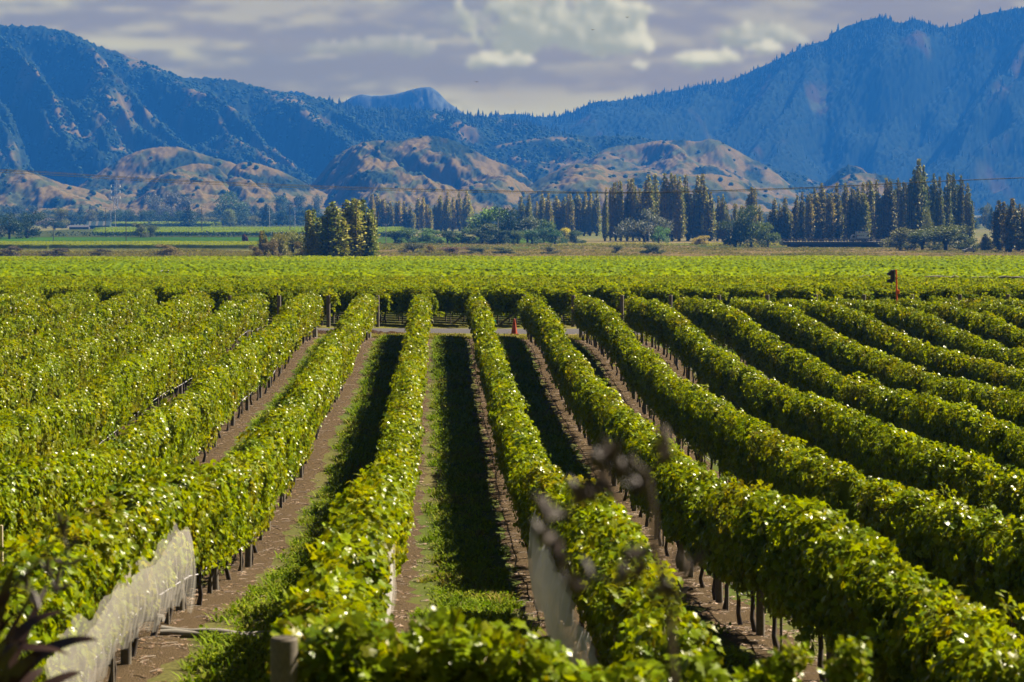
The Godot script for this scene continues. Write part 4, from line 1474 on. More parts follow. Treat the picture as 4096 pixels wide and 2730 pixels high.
	for s in [-0.82, 0.82]:
		for i in range(1, 7):
			b.tri(Vector3(0, 0.6, s), Vector3(cp[i].x, cp[i].y, s), Vector3(cp[i + 1].x, cp[i + 1].y, s), Color(0.36, 0.37, 0.38), Vector3(0, 0, s))
		b.tri(Vector3(0, 0.6, s), Vector3(cp[7].x, cp[7].y, s), Vector3(cp[0].x, cp[0].y, s), Color(0.36, 0.37, 0.38), Vector3(0, 0, s))
		b.tri(Vector3(0, 0.6, s), Vector3(cp[0].x, cp[0].y, s), Vector3(cp[1].x, cp[1].y, s), Color(0.36, 0.37, 0.38), Vector3(0, 0, s))
	part("body", b.mesh(), M.matte, cr)
	b = MB.new()
	b.quad(Vector3(-1.0, 1.0, 0.83), Vector3(1.35, 1.0, 0.83), Vector3(0.85, 1.4, 0.83), Vector3(-0.55, 1.38, 0.83), Color(1, 1, 1), Vector3.BACK)
	part("window", b.mesh(), M.glass, cr)
	for x in [-1.3, 1.3]:
		b = MB.new()
		b.tube([Vector3(x, 0.3, 0.6), Vector3(x, 0.3, 0.84)], [0.31, 0.31], 12, Color(0.02, 0.02, 0.02))
		part("wheel", b.mesh(), M.matte, cr)

func field(label: String, px0: float, px1: float, z0: float, z1: float, c: Color, lift: float) -> void:
	var b := MB.new()
	var pts := []
	var cols := []
	nz.frequency = 0.01
	for j in 13:
		var row := PackedVector3Array()
		var rc := PackedColorArray()
		for i in 41:
			var Z := lerpf(z0, z1, j / 12.0)
			var p := ray(lerpf(px0, px1, i / 40.0), 207.0, 0.5 * (z0 + z1))
			row.append(Vector3(p.x, ground(p.x, Z) + lift, -Z))
			rc.append(c * (1.0 + 0.5 * nz.get_noise_2d(p.x, Z)))
		pts.append(row)
		cols.append(rc)
	b.grid(pts, cols)
	single("field", b.mesh(), M.ground, label, "field", Vector3.ZERO, 0.0, "", "structure")

func dry_grass(called: String, label: String, px0: float, px1: float, z0: float, z1: float, n: int, h: float, c0: Color, c1: Color, seed_: int) -> void:
	rng.seed = seed_
	var where := []
	var cols := []
	var mesh := blade_tuft(seed_, 14, 1.0, 0.10, 0.7)
	nz.frequency = 0.02
	for i in n:
		var Z := lerpf(z0, z1, rng.randf())
		var p := spot(lerpf(px0, px1, rng.randf()), Z)
		var k := nz.get_noise_2d(p.x * 1.5, Z * 0.8)
		where.append(Transform3D(Basis(Vector3.UP, rng.randf() * TAU).scaled(Vector3(1.3, h * rng.randf_range(0.6, 1.4) * (1.0 + k), 1.3)), p))
		cols.append(c0.lerp(c1, clampf(0.5 + k * 1.8, 0.0, 1.0)) * rng.randf_range(0.7, 1.3))
	var o := thing(called, label, "grass")
	o.set_meta("kind", "stuff")
	copies("tufts", mesh, M.grass, where, cols, o)

# ------------------------------------------------------------------ close foreground
func foreground() -> void:
	var at := Vector3(ray(284.0, 637.0, 12.6).x, 0, -12.6)
	at.y = ground(at.x, 15.0)
	var top := ray(284.0, 637.0, 12.6).y - at.y
	var o := thing("end_post", "thick round timber strainer post with a flat sawn top, close in front", "post", at)
	var b := MB.new()
	b.lathe(Vector3.ZERO, [Vector2(0.078, -0.2), Vector2(0.072, top - 0.012), Vector2(0.064, top)], 24, Color(1.5, 1.45, 1.15))
	part("shaft", b.mesh(), M.wood, o)
	b = MB.new()
	b.lathe(Vector3.ZERO, [Vector2(0.066, top - 0.002), Vector2(0.0, top + 0.002)], 24, Color(1.6, 1.6, 1.5))
	part("sawn_top", b.mesh(), M.wood, o)
	# the nearest row runs across the view
	o = thing("vine_row", "nearest vine row running across the bottom of the view beside the thick post", "vine row", Vector3(0, 0, 0))
	var r := RandomNumberGenerator.new()
	r.seed = 5
	var outline := [[292, 655], [300, 618], [330, 628], [372, 612], [392, 632], [415, 642], [440, 620], [452, 612], [470, 640], [500, 630], [535, 640], [560, 660], [600, 672], [650, 672], [700, 664], [730, 690]]
	var where := [[], [], [], []]
	var cols := [[], [], [], []]
	var add := func(p: Vector3, s: float, tint: float) -> void:
		var nrm := Vector3(r.randfn(0.25, 0.45), 0.75 + r.randfn(0, 0.3), 0.75 + r.randfn(0, 0.3)).normalized()
		var tx := Vector3(r.randfn(0, 0.4), 1, r.randfn(0, 0.4)).cross(nrm).normalized()
		var q := r.randi() % 4
		where[q].append(Transform3D(Basis(tx, nrm.cross(tx), nrm) * s, p))
		cols[q].append(vine_tint(r, 0.0) * tint)
	for i in 420:
		var px := r.randf_range(292, 735)
		var s := 0
		while s < outline.size() - 2 and outline[s + 1][0] < px: s += 1
		var ty := lerpf(outline[s][1], outline[s + 1][1], (px - outline[s][0]) / (outline[s + 1][0] - outline[s][0]))
		var d := 12.9 + r.randf_range(-0.28, 0.35)
		add.call(ray(px, maxf(ty + 14.0, 0.0) + 110.0 * pow(r.randf(), 1.6), d), r.randf_range(0.8, 1.1), 1.0)
	for sh in [[797, 640, 745, 700], [855, 640, 838, 700]]:
		for i in 26:
			var f := i / 25.0
			add.call(ray(lerpf(sh[0], sh[2], f) + r.randfn(0, 5.0), lerpf(sh[1] + 10, sh[3], f) + r.randfn(0, 5.0), 12.8 + r.randf_range(-0.1, 0.1)), 0.75 * lerpf(0.7, 1.1, f), 1.1)
	for q in 4: copies("foliage", sprigs_near[q], M.leaf, where[q], cols[q], o)
	b = MB.new()
	for q in [[797, 642, 745, 720], [855, 642, 836, 720], [452, 616, 458, 700], [372, 616, 368, 700]]:
		b.tube([ray(q[0], q[1], 12.8), ray(0.5 * (q[0] + q[2]) + 4, 0.5 * (q[1] + q[3]), 12.85), ray(q[2], q[3], 12.9)], [0.003, 0.006, 0.009], 6, Color(0.10, 0.09, 0.03))
	part("cane", b.mesh(), M.stalk, o)
	# bronze flax
	var base := ray(-40.0, 668.0, 9.2)
	var by := ground(base.x, 15.0)
	o = thing("flax_bush", "dark bronze flax with long arching glossy blades at the lower left", "flax", Vector3(base.x, by, base.z))
	r.seed = 12
	# tips of the blades: pixel of the tip, lift of the arch
	var tips := [[82, 672, 30], [98, 640, 34], [58, 690, 16], [44, 668, 22], [70, 655, 26], [52, 650, 30], [36, 585, -10], [48, 584, -14], [20, 610, 6], [8, 640, 10], [30, 700, 12], [88, 700, 28], [14, 565, 0], [62, 612, 18], [26, 640, 30], [40, 715, 20], [4, 600, 5], [72, 700, 26], [20, 680, 24]]
	for q in tips:
		var tip := ray(q[0], q[1], 9.2 + r.randf_range(-0.35, 0.35))
		var root := Vector3(base.x + r.randf_range(-0.10, 0.12), base.y - 0.25 + r.randf_range(-0.2, 0.2), base.z + r.randf_range(-0.15, 0.15))
		var midp := (root + tip) * 0.5 + Vector3(0, q[2] / 261.0 + 0.05, 0)
		var pts := []
		b = MB.new()
		var w := r.randf_range(0.028, 0.042)
		var last := []
		var tw := Vector3(0.51 + r.randfn(0, 0.18), 0.65 + r.randfn(0, 0.12), 0.57 + r.randfn(0, 0.15))
		for i in 15:
			var f := i / 14.0
			var p := root.lerp(midp, f).lerp(midp.lerp(tip, f), f)
			var p2 := root.lerp(midp, f + 0.02).lerp(midp.lerp(tip, f + 0.02), f + 0.02)
			var dd := (p2 - p).normalized()
			var sd := dd.cross(tw + Vector3(0.12 * sin(i * 0.5 + tip.x * 9.0), 0, 0)).normalized()
			var upn := sd.cross(dd).normalized()
			var ww := w * pow(maxf(1.0 - f, 0.0), 0.45) * (0.6 + 0.4 * minf(1.0, f * 4.0)) + 0.001
			var ring := [p - sd * ww + upn * ww * 0.35, p, p + sd * ww + upn * ww * 0.35]
			if i > 0:
				for s in 2:
					b.trin(last[0][s], last[0][s + 1], ring[s + 1], last[1], last[1], upn, Color.WHITE, Color.WHITE, Color.WHITE)
					b.trin(last[0][s], ring[s + 1], ring[s], last[1], upn, upn, Color.WHITE, Color.WHITE, Color.WHITE)
			last = [ring, upn]
		part("blade", b.mesh(), M.flax, o, -o.position)
	b = MB.new()
	b.lathe(Vector3.ZERO, [Vector2(0.02, -0.1), Vector2(0.22, 0.2), Vector2(0.26, base.y - by - 0.25), Vector2(0.0, base.y - by)], 9, Color(0.5, 0.4, 0.4))
	part("leaf_base", b.mesh(), M.flax, o)
	# pale bamboo stake at the left edge
	b = MB.new()
	b.tube([Vector3.ZERO, Vector3(0, 1.3, 0)], [0.02, 0.02], 7, Color(0.55, 0.48, 0.33))
	var st := ray(2.5, 602.0, 30.0)
	st.y = ground(st.x, 30.0)
	single("bamboo_stake", b.mesh(), M.paint, "thin pale stake at the left edge under the vines", "stake", st)
	# flax flower stalks, out of focus
	stalk("flax_stalk", "tall dark flax flower stalk with seed pods, blurred close in front at right", 4.0, [[676, 760], [674, 690], [668, 610], [655, 545], [652, 505], [648, 475], [630, 458]], 0.0075,
		[[[652, 505], [640, 492], [612, 500], [596, 503]], [[648, 475], [625, 470], [600, 490], [578, 500]], [[640, 492], [620, 480], [606, 468], [594, 462]], [[655, 545], [620, 585], [590, 575], [570, 590]], [[668, 610], [650, 600], [636, 580], [628, 560]], [[600, 490], [575, 505], [560, 515], [548, 520]], [[578, 500], [560, 520], [545, 512], [541, 545]], [[570, 590], [560, 570], [556, 555], [545, 545]], [[668, 630], [680, 600], [686, 580], [690, 570]], [[620, 480], [610, 462], [598, 470], [590, 466]], [[648, 475], [660, 462], [664, 456], [670, 452]]], 7)
	stalk("flax_stalk", "dark flax stalk with hanging brown pods, blurred at lower left", 7.4, [[-10, 640], [16, 585], [40, 560], [56, 540], [62, 530]], 0.009,
		[[[56, 540], [64, 538], [68, 550], [69, 566]], [[40, 560], [46, 572], [52, 580], [54, 592]], [[16, 585], [28, 590], [36, 604], [40, 610]]], 8)

func stalk(called: String, label: String, Z: float, stem: Array, r0: float, branches: Array, seed_: int) -> void:
	var r := RandomNumberGenerator.new()
	r.seed = seed_
	var foot := ray(stem[0][0], stem[0][1], Z)
	var o := thing(called, label, "flax stalk", Vector3(foot.x, ground(foot.x, 15.0), foot.z))
	var p := [Vector3.ZERO]
	var rr := [r0 * 1.3]
	for q in stem:
		p.append(ray(q[0], q[1], Z) - o.position)
		rr.append(r0 * lerpf(1.2, 0.55, float(p.size()) / stem.size()))
	var b := MB.new()
	b.tube(p, rr, 8, Color(0.04, 0.026, 0.015))
	part("stem", b.mesh(), M.stalk, o)
	for br in branches:
		b = MB.new()
		var bp := []
		var d := r.randf_range(-0.12, 0.12)
		for i in br.size():
			bp.append(ray(br[i][0], br[i][1], Z + d * i / 3.0) - o.position)
		b.tube(bp, [r0 * 0.5, r0 * 0.4, r0 * 0.35, r0 * 0.3], 6, Color(0.03, 0.02, 0.019))
		var part_ := part("branch", b.mesh(), M.stalk, o)
		for i in range(1, 4):
			for q in 1 + i % 2:
				var e: Vector3 = bp[i]
				var dir := Vector3(r.randfn(0, 0.5), r.randf_range(0.3, 1.0), r.randfn(0, 0.4)).normalized()
				var l := r.randf_range(0.03, 0.055) * Z / 3.7 * 0.9
				b = MB.new()
				b.tube([e, e + dir * l * 0.3, e + dir * l * 0.75, e + dir * l], [0.003, 0.009, 0.008, 0.001], 7, Color(0.032, 0.022, 0.021) * r.randf_range(0.7, 1.6))
				part("seed_pod", b.mesh(), M.stalk, part_)

# ------------------------------------------------------------------ the scene
func _ready() -> void:
	cam = Camera3D.new()
	cam.name = "camera"
	add_child(cam)
	cam.position = EYE
	cam.rotation = Vector3(-0.05577, -0.02999, 0)
	var lens := CameraAttributesPhysical.new()
	lens.frustum_focal_length = 84.46
	lens.frustum_near = 0.1
	lens.frustum_far = 20000.0
	lens.frustum_focus_distance = 75.0
	lens.exposure_aperture = 4.0
	cam.attributes = lens
	cam.fov = 16.17
	cam.far = 20000.0
	var env := Environment.new()
	var sky := PanoramaSkyMaterial.new()
	sky.panorama = make_sky()
	sky.energy_multiplier = 0.29
	env.background_mode = Environment.BG_SKY
	env.sky = Sky.new()
	env.sky.sky_material = sky
	env.tonemap_mode = Environment.TONE_MAPPER_LINEAR
	env.tonemap_exposure = 3.8
	env.fog_enabled = true
	env.fog_density = 0.0001
	env.fog_light_color = Color(0.035, 0.27, 1.0).linear_to_srgb()
	env.sdfgi_enabled = true
	env.ssao_enabled = true
	env.ssil_enabled = true
	var we := WorldEnvironment.new()
	we.name = "environment"
	we.environment = env
	add_child(we)
	var sun := DirectionalLight3D.new()
	sun.name = "sun"
	sun.light_energy = 1.6
	sun.light_color = Color(1.0, 0.94, 0.84)
	sun.light_angular_distance = 0.5
	sun.shadow_enabled = true
	sun.directional_shadow_max_distance = 400.0
	add_child(sun)
	sun.basis = Basis.looking_at(-SUN)

	materials()
	vine_kit()
	for i in 3: chunks.append(chunk(700 + i))
	build_ground()
	build_hills()
	for k in range(-9, 13):
		strip("soil_strip", "bare brown soil strip with prunings under vine row number %d from the left" % (k + 10), "soil", func(t: float) -> Vector2: return Vector2(ROW0 + ROW * k + 0.03 * sin(t * 0.7), 15.0 + t), 0.0, 103.0, 0.5, func(t: float) -> Vector2: return Vector2(0.62 + 0.10 * sin(t * 1.7 + k) + 0.08 * sin(t * 5.3), 0.60 + 0.10 * sin(t * 2.1 + 2.0 * k) + 0.07 * sin(t * 4.1)), M.soil, Color(0.95, 0.92, 0.9), 0.022, 4)
	build_road()
	for k in range(-8, 12):
		var label := ""
		if k <= 0: label = "grapevine row, %s to the left of the middle lane, sunny side facing us" % ordw(1 - k)
		else: label = "grapevine row, %s to the right of the middle lane, shaded side facing us" % ordw(k)
		vine_row(k, label, 17.0, 117.5 + 0.4 * k, 35.0 + clampf(k, -2, 4) * 1.4, {1: 34.2, 3: 38.6}.get(k, 0.0), {1: 38.0, 3: 40.0}.get(k, 0.0))
	for j in range(-9, 25):
		far_row(j, "grapevine row angling left behind the road, %s from the left" % ordw(j + 10))
	far_field("vineyard_field", "broad bright vineyard block of level rows beyond the second block", 174.0, 214.0, -140.0, 1170.0, -0.16, 41, Color(0.187, 0.280, 0.004))
	far_field("vineyard_field", "far bright vineyard block ending at the dry riverside strip", 221.0, 340.0, -140.0, 1170.0, -0.12, 42, Color(0.165, 0.260, 0.004))
	far_field("vineyard_field", "farthest part of the bright vineyard, just before the dry riverside strip", 345.0, 462.0, -140.0, 1170.0, -0.12, 43, Color(0.198, 0.273, 0.004))
	build_nets()
	scatter_lane()
	build_far_plain()
	build_trees()
	build_bridge()
	foreground()

func build_hills() -> void:
	var bush := Color(0.019, 0.031, 0.020)
	var tan_ := Color(0.165, 0.118, 0.034)
	var green := Color(0.075, 0.085, 0.028)
	hill("mountain", "faint blue peak far behind the saddle", [[315, 128], [342, 104], [360, 94], [373, 95], [395, 93.3], [412, 89], [425, 86.4], [434, 88], [449, 102], [467, 114], [490, 125], [525, 150]], 5180, 5000, {"nx": 130, "nj": 50, "seed": 3, "spur": 260.0, "amp": 0.2, "bush": 1.0, "patch": 200.0, "rough": 2.0, "tan": Color(0.12, 0.14, 0.12), "green": Color(0.12, 0.14, 0.12), "bushcol": Color(0.12, 0.14, 0.12)})  # even pale colour paints in the haze of a more distant peak
	hill("mountain", "tip of a small distant peak behind the left mountain", [[262, 108], [283, 92], [295, 89.5], [306, 92], [330, 108]], 5150, 4950, {"nx": 50, "nj": 30, "seed": 4, "spur": 200.0, "amp": 0.2, "bush": 1.0, "patch": 200.0, "rough": 4.0, "tan": tan_, "green": green, "bushcol": bush})
	hill("mountain", "steep left mountain covered in dark scrub with tan grass spurs", [[-110, 12], [-50, 20], [0, 27], [30, 28], [65, 32], [85, 40], [110, 50], [140, 61], [165, 72], [185, 78.5], [215, 79.5], [240, 83], [270, 91], [305, 97], [330, 102], [357, 108], [400, 110], [440, 112], [480, 117], [520, 124], [564, 134], [620, 152], [680, 178], [720, 200]], 4250, 3250, {"nx": 560, "nj": 170, "seed": 8, "spur": 270.0, "amp": 0.42, "amp2": 0.32, "amp3": 0.09, "bush": 1.04, "shrubs": 26000, "patch": 150.0, "rough": 4.5, "tan": tan_, "green": green, "bushcol": bush, "lean": 1.2, "ridge": 0.55, "pines": 5000, "pine_from": 330.0})
	hill("mountain", "high blue right mountain under pine forest with cleared patches", [[430, 160], [470, 128], [484, 118.5], [500, 115], [516, 114], [532, 116.4], [553, 117], [572, 112.4], [587, 105], [596, 102], [617, 101], [644, 96.5], [672, 91], [706, 84.5], [726, 82], [753, 70], [785, 56], [809, 45], [827, 40], [832, 33], [849, 24.5], [881, 17], [899, 22.5], [915, 19], [937, 27], [958, 24.5], [977, 15.5], [1009, 9], [1030, 4], [1140, -14]], 5100, 4250, {"nx": 520, "nj": 150, "seed": 15, "spur": 360.0, "amp": 0.28, "amp2": 0.3, "amp3": 0.05, "bush": 1.08, "patch": 220.0, "rough": 3.5, "tan": tan_ * 0.4, "green": green, "bushcol": bush, "lean": -0.8, "pines": 4500})
	hill("hill", "bushy blue middle hill before the right mountain", [[440, 190], [480, 152], [520, 141], [560, 136], [600, 136], [628, 136.5], [660, 141], [700, 151], [760, 163], [820, 182], [880, 204]], 3900, 3100, {"nx": 240, "nj": 80, "seed": 23, "spur": 200.0, "shrubs": 5000, "amp": 0.32, "bush": 0.96, "patch": 110.0, "rough": 4.0, "tan": tan_, "green": green, "bushcol": bush, "lean": 0.8})
	var o := {"nx": 200, "nj": 90, "seed": 31, "spur": 190.0, "amp": 0.46, "shrubs": 130, "bush": 0.08, "patch": 90.0, "rough": 3.0, "tan": tan_, "green": green, "bushcol": bush, "lean": 0.5, "pow": 1.0, "amp2": 0.14}
	hill("hill", "tan foothill with a crest of rounded knobs behind the tall middle poplars", [[575, 172], [604, 149], [644, 143], [675, 140], [684, 139.5], [697, 141], [711, 138.5], [730, 146], [749, 157], [775, 172], [810, 200]], 3500, 2900, o.merged({"seed": 37, "greener": 0.1}, true))
	hill("hill", "pale tan foothill, the leftmost, half in shade", [[-70, 190], [-30, 178], [0, 173], [19, 170], [40, 174], [64, 183], [96, 190.5], [115, 199], [128, 210]], 2750, 2350, o.merged({"seed": 41, "nx": 150}, true))
	hill("hill", "broad domed tan foothill behind the lattice pylon", [[60, 205], [83, 186], [112, 166], [140, 151.5], [163, 147], [183, 147.5], [207, 155], [231, 162], [255, 172], [285, 188], [310, 206]], 3050, 2600, o.merged({"seed": 43, "bush": 0.18}, true))
	hill("hill", "low rounded tan foothill in front of the domed one", [[118, 207], [131, 198], [159, 177.5], [183, 166.5], [207, 163.5], [222, 170], [236, 185], [250, 204]], 2800, 2450, o.merged({"seed": 47, "nx": 130, "bush": 0.2}, true))
	hill("hill", "smooth tan foothill sloping down right towards the yellow poplars", [[215, 195], [234, 168], [249, 162], [271, 167], [295, 177], [319, 190], [341, 199], [360, 209]], 2850, 2450, o.merged({"seed": 53, "nx": 150, "bush": 0.2}, true))
	hill("hill", "ribbed orange-tan foothill in the centre with a bushy left flank", [[310, 185], [335, 158], [365, 142], [400, 140.5], [425, 136], [445, 138], [468, 147], [492, 159.5], [516, 169], [538, 188], [556, 206]], 3100, 2500, o.merged({"seed": 59, "nx": 240, "nj": 120, "amp": 0.58, "spur": 170.0, "bush": 0.34, "lean": 0.7}, true))
	hill("hill", "wide tan foothill with a bare track along its ridge behind the middle poplars", [[485, 210], [505, 202], [527, 187], [548, 174], [572, 164.5], [593, 165], [612, 170.5], [644, 170.5], [660, 174], [695, 174.6], [714, 174.6], [738, 180], [770, 198], [785, 209]], 2900, 2450, o.merged({"seed": 61, "nx": 240, "greener": 0.12, "bush": 0.2}, true))
	hill("hill", "small tan knob above the right poplars", [[800, 200], [829, 187], [849, 175], [870, 173], [897, 180], [930, 200]], 3000, 2600, o.merged({"seed": 67, "nx": 110}, true))
	hill("hill", "higher small tan knob below the right mountain", [[815, 190], [843, 168], [854, 165], [866, 170.5], [885, 190]], 3300, 3000, o.merged({"seed": 71, "nx": 80, "nj": 60}, true))

func build_far_plain() -> void:
	# left side fields, near to far
	far_field("vineyard_field", "narrow yellow-green vineyard strip beyond the brown scrub at left", 850.0, 930.0, -60.0, 262.0, 0.02, 44, Color(0.209, 0.273, 0.004))
	field("smooth bright green pasture in front of the dark hedges at left", -100, 308, 940, 1190, Color(0.034, 0.092, 0.003), 0.15)
	field("bright green pasture showing right of the yellow poplars", 372, 560, 860, 1190, Color(0.048, 0.090, 0.003), 0.15)
	far_field("vineyard_field", "vineyard rows with a dark front edge behind the left pasture", 1210.0, 1500.0, 100.0, 400.0, 0.03, 45, Color(0.165, 0.260, 0.004), 5.0, 1.4)
	field("pale vineyard ground between the hedges at left", 100, 420, 1195, 2300, Color(0.05, 0.062, 0.012), 0.2)
	far_field("vineyard_field", "small bright vineyard right behind the sheds at left", 1750.0, 2200.0, 118.0, 215.0, 0.03, 46, Color(0.187, 0.273, 0.004), 8.0, 1.8)
	dry_grass("dry_grass", "brown olive scrub grass strip behind the vineyard at left", -60, 312, 705, 800, 7000, 0.75, Color(0.095, 0.075, 0.02), Color(0.14, 0.12, 0.018), 91)
	dry_grass("dry_grass", "pale tan dry grass strip along the river flat at right", 372, 1080, 735, 985, 12000, 0.5, Color(0.20, 0.145, 0.065), Color(0.145, 0.13, 0.025), 92)
	dry_grass("green_scrub", "yellow-green weeds at the feet of the middle poplars", 560, 785, 915, 960, 1500, 0.8, Color(0.16, 0.17, 0.03), Color(0.21, 0.18, 0.03), 93)
	field("pale tan dry river flat under the grass at right", 372, 1100, 700, 985, Color(0.17, 0.125, 0.055), 0.1)
	field("green grass on the flat under and behind the bridge", 690, 930, 862, 985, Color(0.05, 0.075, 0.006), 0.22)
	# sheds
	var at := spot(98.0, 1640.0)
	var sh := thing("glasshouse", "long low glasshouse with a pale striped roof beyond the left hedges", "glasshouse", at)
	var b := MB.new()
	b.box(Vector3(0, 1.2, -4), Vector3(16, 2.4, 9), Color(0.05, 0.10, 0.08))
	part("wall", b.mesh(), M.matte, sh)
	for i in 10:
		b = MB.new()
		var c := Color(0.16, 0.16, 0.14) if i % 3 == 1 else Color(0.05, 0.085, 0.095)
		var x := -8.0 + 1.6 * i
		b.quad(Vector3(x, 2.4, 0.9), Vector3(x + 1.57, 2.4, 0.9), Vector3(x + 1.57, 5.4, -4), Vector3(x, 5.4, -4), c, Vector3(0, 1, 1))
		b.quad(Vector3(x, 2.4, -8.9), Vector3(x + 1.57, 2.4, -8.9), Vector3(x + 1.57, 5.4, -4), Vector3(x, 5.4, -4), c, Vector3(0, 1, -1))
		part("roof_panel", b.mesh(), M.matte, sh)
	b = MB.new()
	for s in [-8.0, 8.0]: b.tri(Vector3(s, 2.4, 0.9), Vector3(s, 2.4, -8.9), Vector3(s, 5.4, -4), Color(0.06, 0.10, 0.09), Vector3(s, 0, 0))
	part("gable", b.mesh(), M.matte, sh)
	for q in [[79.0, 1610.0, 13.0, "low white plastic tunnel on the field left of the glasshouse"], [60.0, 1720.0, 10.0, "low pale roofed shed half behind the grey tree at left"]]:
		var t := thing("shed", q[3], "shed", spot(q[0], q[1]))
		b = MB.new()
		b.box(Vector3(0, 0.9, -3), Vector3(q[2], 1.8, 6), Color(0.10, 0.10, 0.11))
		part("wall", b.mesh(), M.matte, t)
		b = MB.new()
		b.quad(Vector3(-q[2] * 0.52, 1.7, 0.4), Vector3(q[2] * 0.52, 1.7, 0.4), Vector3(q[2] * 0.52, 3.0, -3), Vector3(-q[2] * 0.52, 3.0, -3), Color(0.12, 0.12, 0.13), Vector3(0, 1, 1))
		b.quad(Vector3(-q[2] * 0.52, 1.7, -6.4), Vector3(q[2] * 0.52, 1.7, -6.4), Vector3(q[2] * 0.52, 3.0, -3), Vector3(-q[2] * 0.52, 3.0, -3), Color(0.12, 0.12, 0.13), Vector3(0, 1, -1))
		part("roof", b.mesh(), M.matte, t)
	# two rusty bins
	for q in [[244.0, 3.6, 1.5, "rusty brown upright tank, the taller of two on the green pasture"], [246.6, 2.6, 1.3, "rusty brown bin beside the taller tank on the pasture"]]:
		var t := thing("rusty_tank", q[3], "tank", spot(q[0], 960.0))
		b = MB.new()
		b.box(Vector3(0, q[1] * 0.5, 0), Vector3(q[2], q[1], q[2]), Color(0.13, 0.045, 0.03), Basis.IDENTITY, 0.1)
		part("body", b.mesh(), M.matte, t)
		b = MB.new()
		b.lathe(Vector3(0, q[1], 0), [Vector2(q[2] * 0.4, 0), Vector2(q[2] * 0.35, 0.5), Vector2(0, 0.7)], 10, Color(0.10, 0.04, 0.03))
		part("cap", b.mesh(), M.matte, t)
	# power supply
	pylon(116.0, 178.5, 2300.0, "tall lattice pylon with white insulators in front of the domed foothill", Color(0.13, 0.15, 0.18))
	pylon(346.0, 185.0, 3000.0, "faint lattice pylon behind the yellow poplars", Color(0.35, 0.38, 0.42))
	var dark := Color(0.05, 0.045, 0.04)
	var pale := Color(0.42, 0.41, 0.40)
	pole("utility_pole", 53.5, 221.5, 985.0, 1, dark, "dark utility pole on the left edge of the green pasture")
	pole("utility_pole", 126.3, 219.5, 925.0, 0, dark, "thin dark pole standing in the yellow-green vineyard strip")
	pole("utility_pole", 105.8, 208.0, 1210.0, 1, dark, "dark utility pole before the glasshouse")
	pole("utility_pole", 202.0, 206.0, 1230.0, 1, dark, "dark utility pole right of the round shrub on the pasture")
	pole("utility_pole", 269.5, 207.5, 1560.0, 1, pale, "pale concrete pole, leftmost of three before the dark trees")
	pole("utility_pole", 290.0, 205.5, 1290.0, 2, dark, "dark pole with two crossarms left of the yellow poplars")
	pole("utility_pole", 295.0, 210.0, 1640.0, 0, pale, "pale bare pole just left of the yellow poplars")
	pole("utility_pole", 111.0, 209.5, 1750.0, 1, pale, "left pole of the pale pair below the lattice pylon")
	pole("utility_pole", 115.4, 209.5, 1740.0, 1, pale, "right pole of the pale pair below the lattice pylon")
	pole("utility_pole", 649.0, 228.0, 960.0, 2, Color(0.3, 0.3, 0.3), "grey pole with pale insulators left of the bright green bush")
	pole("utility_pole", 498.0, 220.0, 975.0, 0, Color(0.3, 0.29, 0.28), "slender grey pole before the dark round trees")
	pole("utility_pole", 386.0, 224.0, 985.0, 1, Color(0.2, 0.19, 0.18), "grey pole at the right of the yellow poplars")
	for q in [[[-60, 210, 480, 700, 1090], [167.0, 181.5, 190.2, 190.7, 175.6], "topmost of the sagging power wires crossing the whole view"], [[-60, 210, 480, 700, 1090], [168.0, 182.6, 191.0, 191.3, 176.2], "middle one of the sagging power wires crossing the whole view"], [[-60, 210, 480, 700, 900], [169.8, 184.3, 192.4, 192.4, 185.6], "lowest of the sagging power wires, meeting the others at right"]]:
		single("power_wire", wire_run(q[0], q[1], 150.0, 0.013), M.wire, q[2], "power wire")
	# birds
	for q in [[476.5, 82.0, "tiny dark bird flying above the distant blue peak"], [592.6, 30.0, "tiny dark bird crossing the big heaped cloud"], [627.0, 17.5, "tiny dark bird high at the right end of the heaped cloud"]]:
		b = MB.new()
		b.tube([Vector3(0, 0, -0.2), Vector3(0, 0.02, -0.05), Vector3(0, 0.02, 0.1), Vector3(0, 0, 0.26)], [0.01, 0.055, 0.05, 0.01], 7, Color(0.03, 0.03, 0.03))
		for s in [-1.0, 1.0]:
			b.tri(Vector3(0, 0.03, -0.08), Vector3(s * 0.3, 0.14, -0.04), Vector3(0, 0.03, 0.08), Color(0.03, 0.03, 0.03), Vector3.UP)
			b.tri(Vector3(s * 0.3, 0.14, -0.04), Vector3(s * 0.55, 0.06, 0.06), Vector3(0, 0.03, 0.08), Color(0.03, 0.03, 0.03), Vector3.UP)
		single("bird", b.mesh(), M.bark, q[2], "bird", ray(q[0], q[1], 430.0), 0.7)

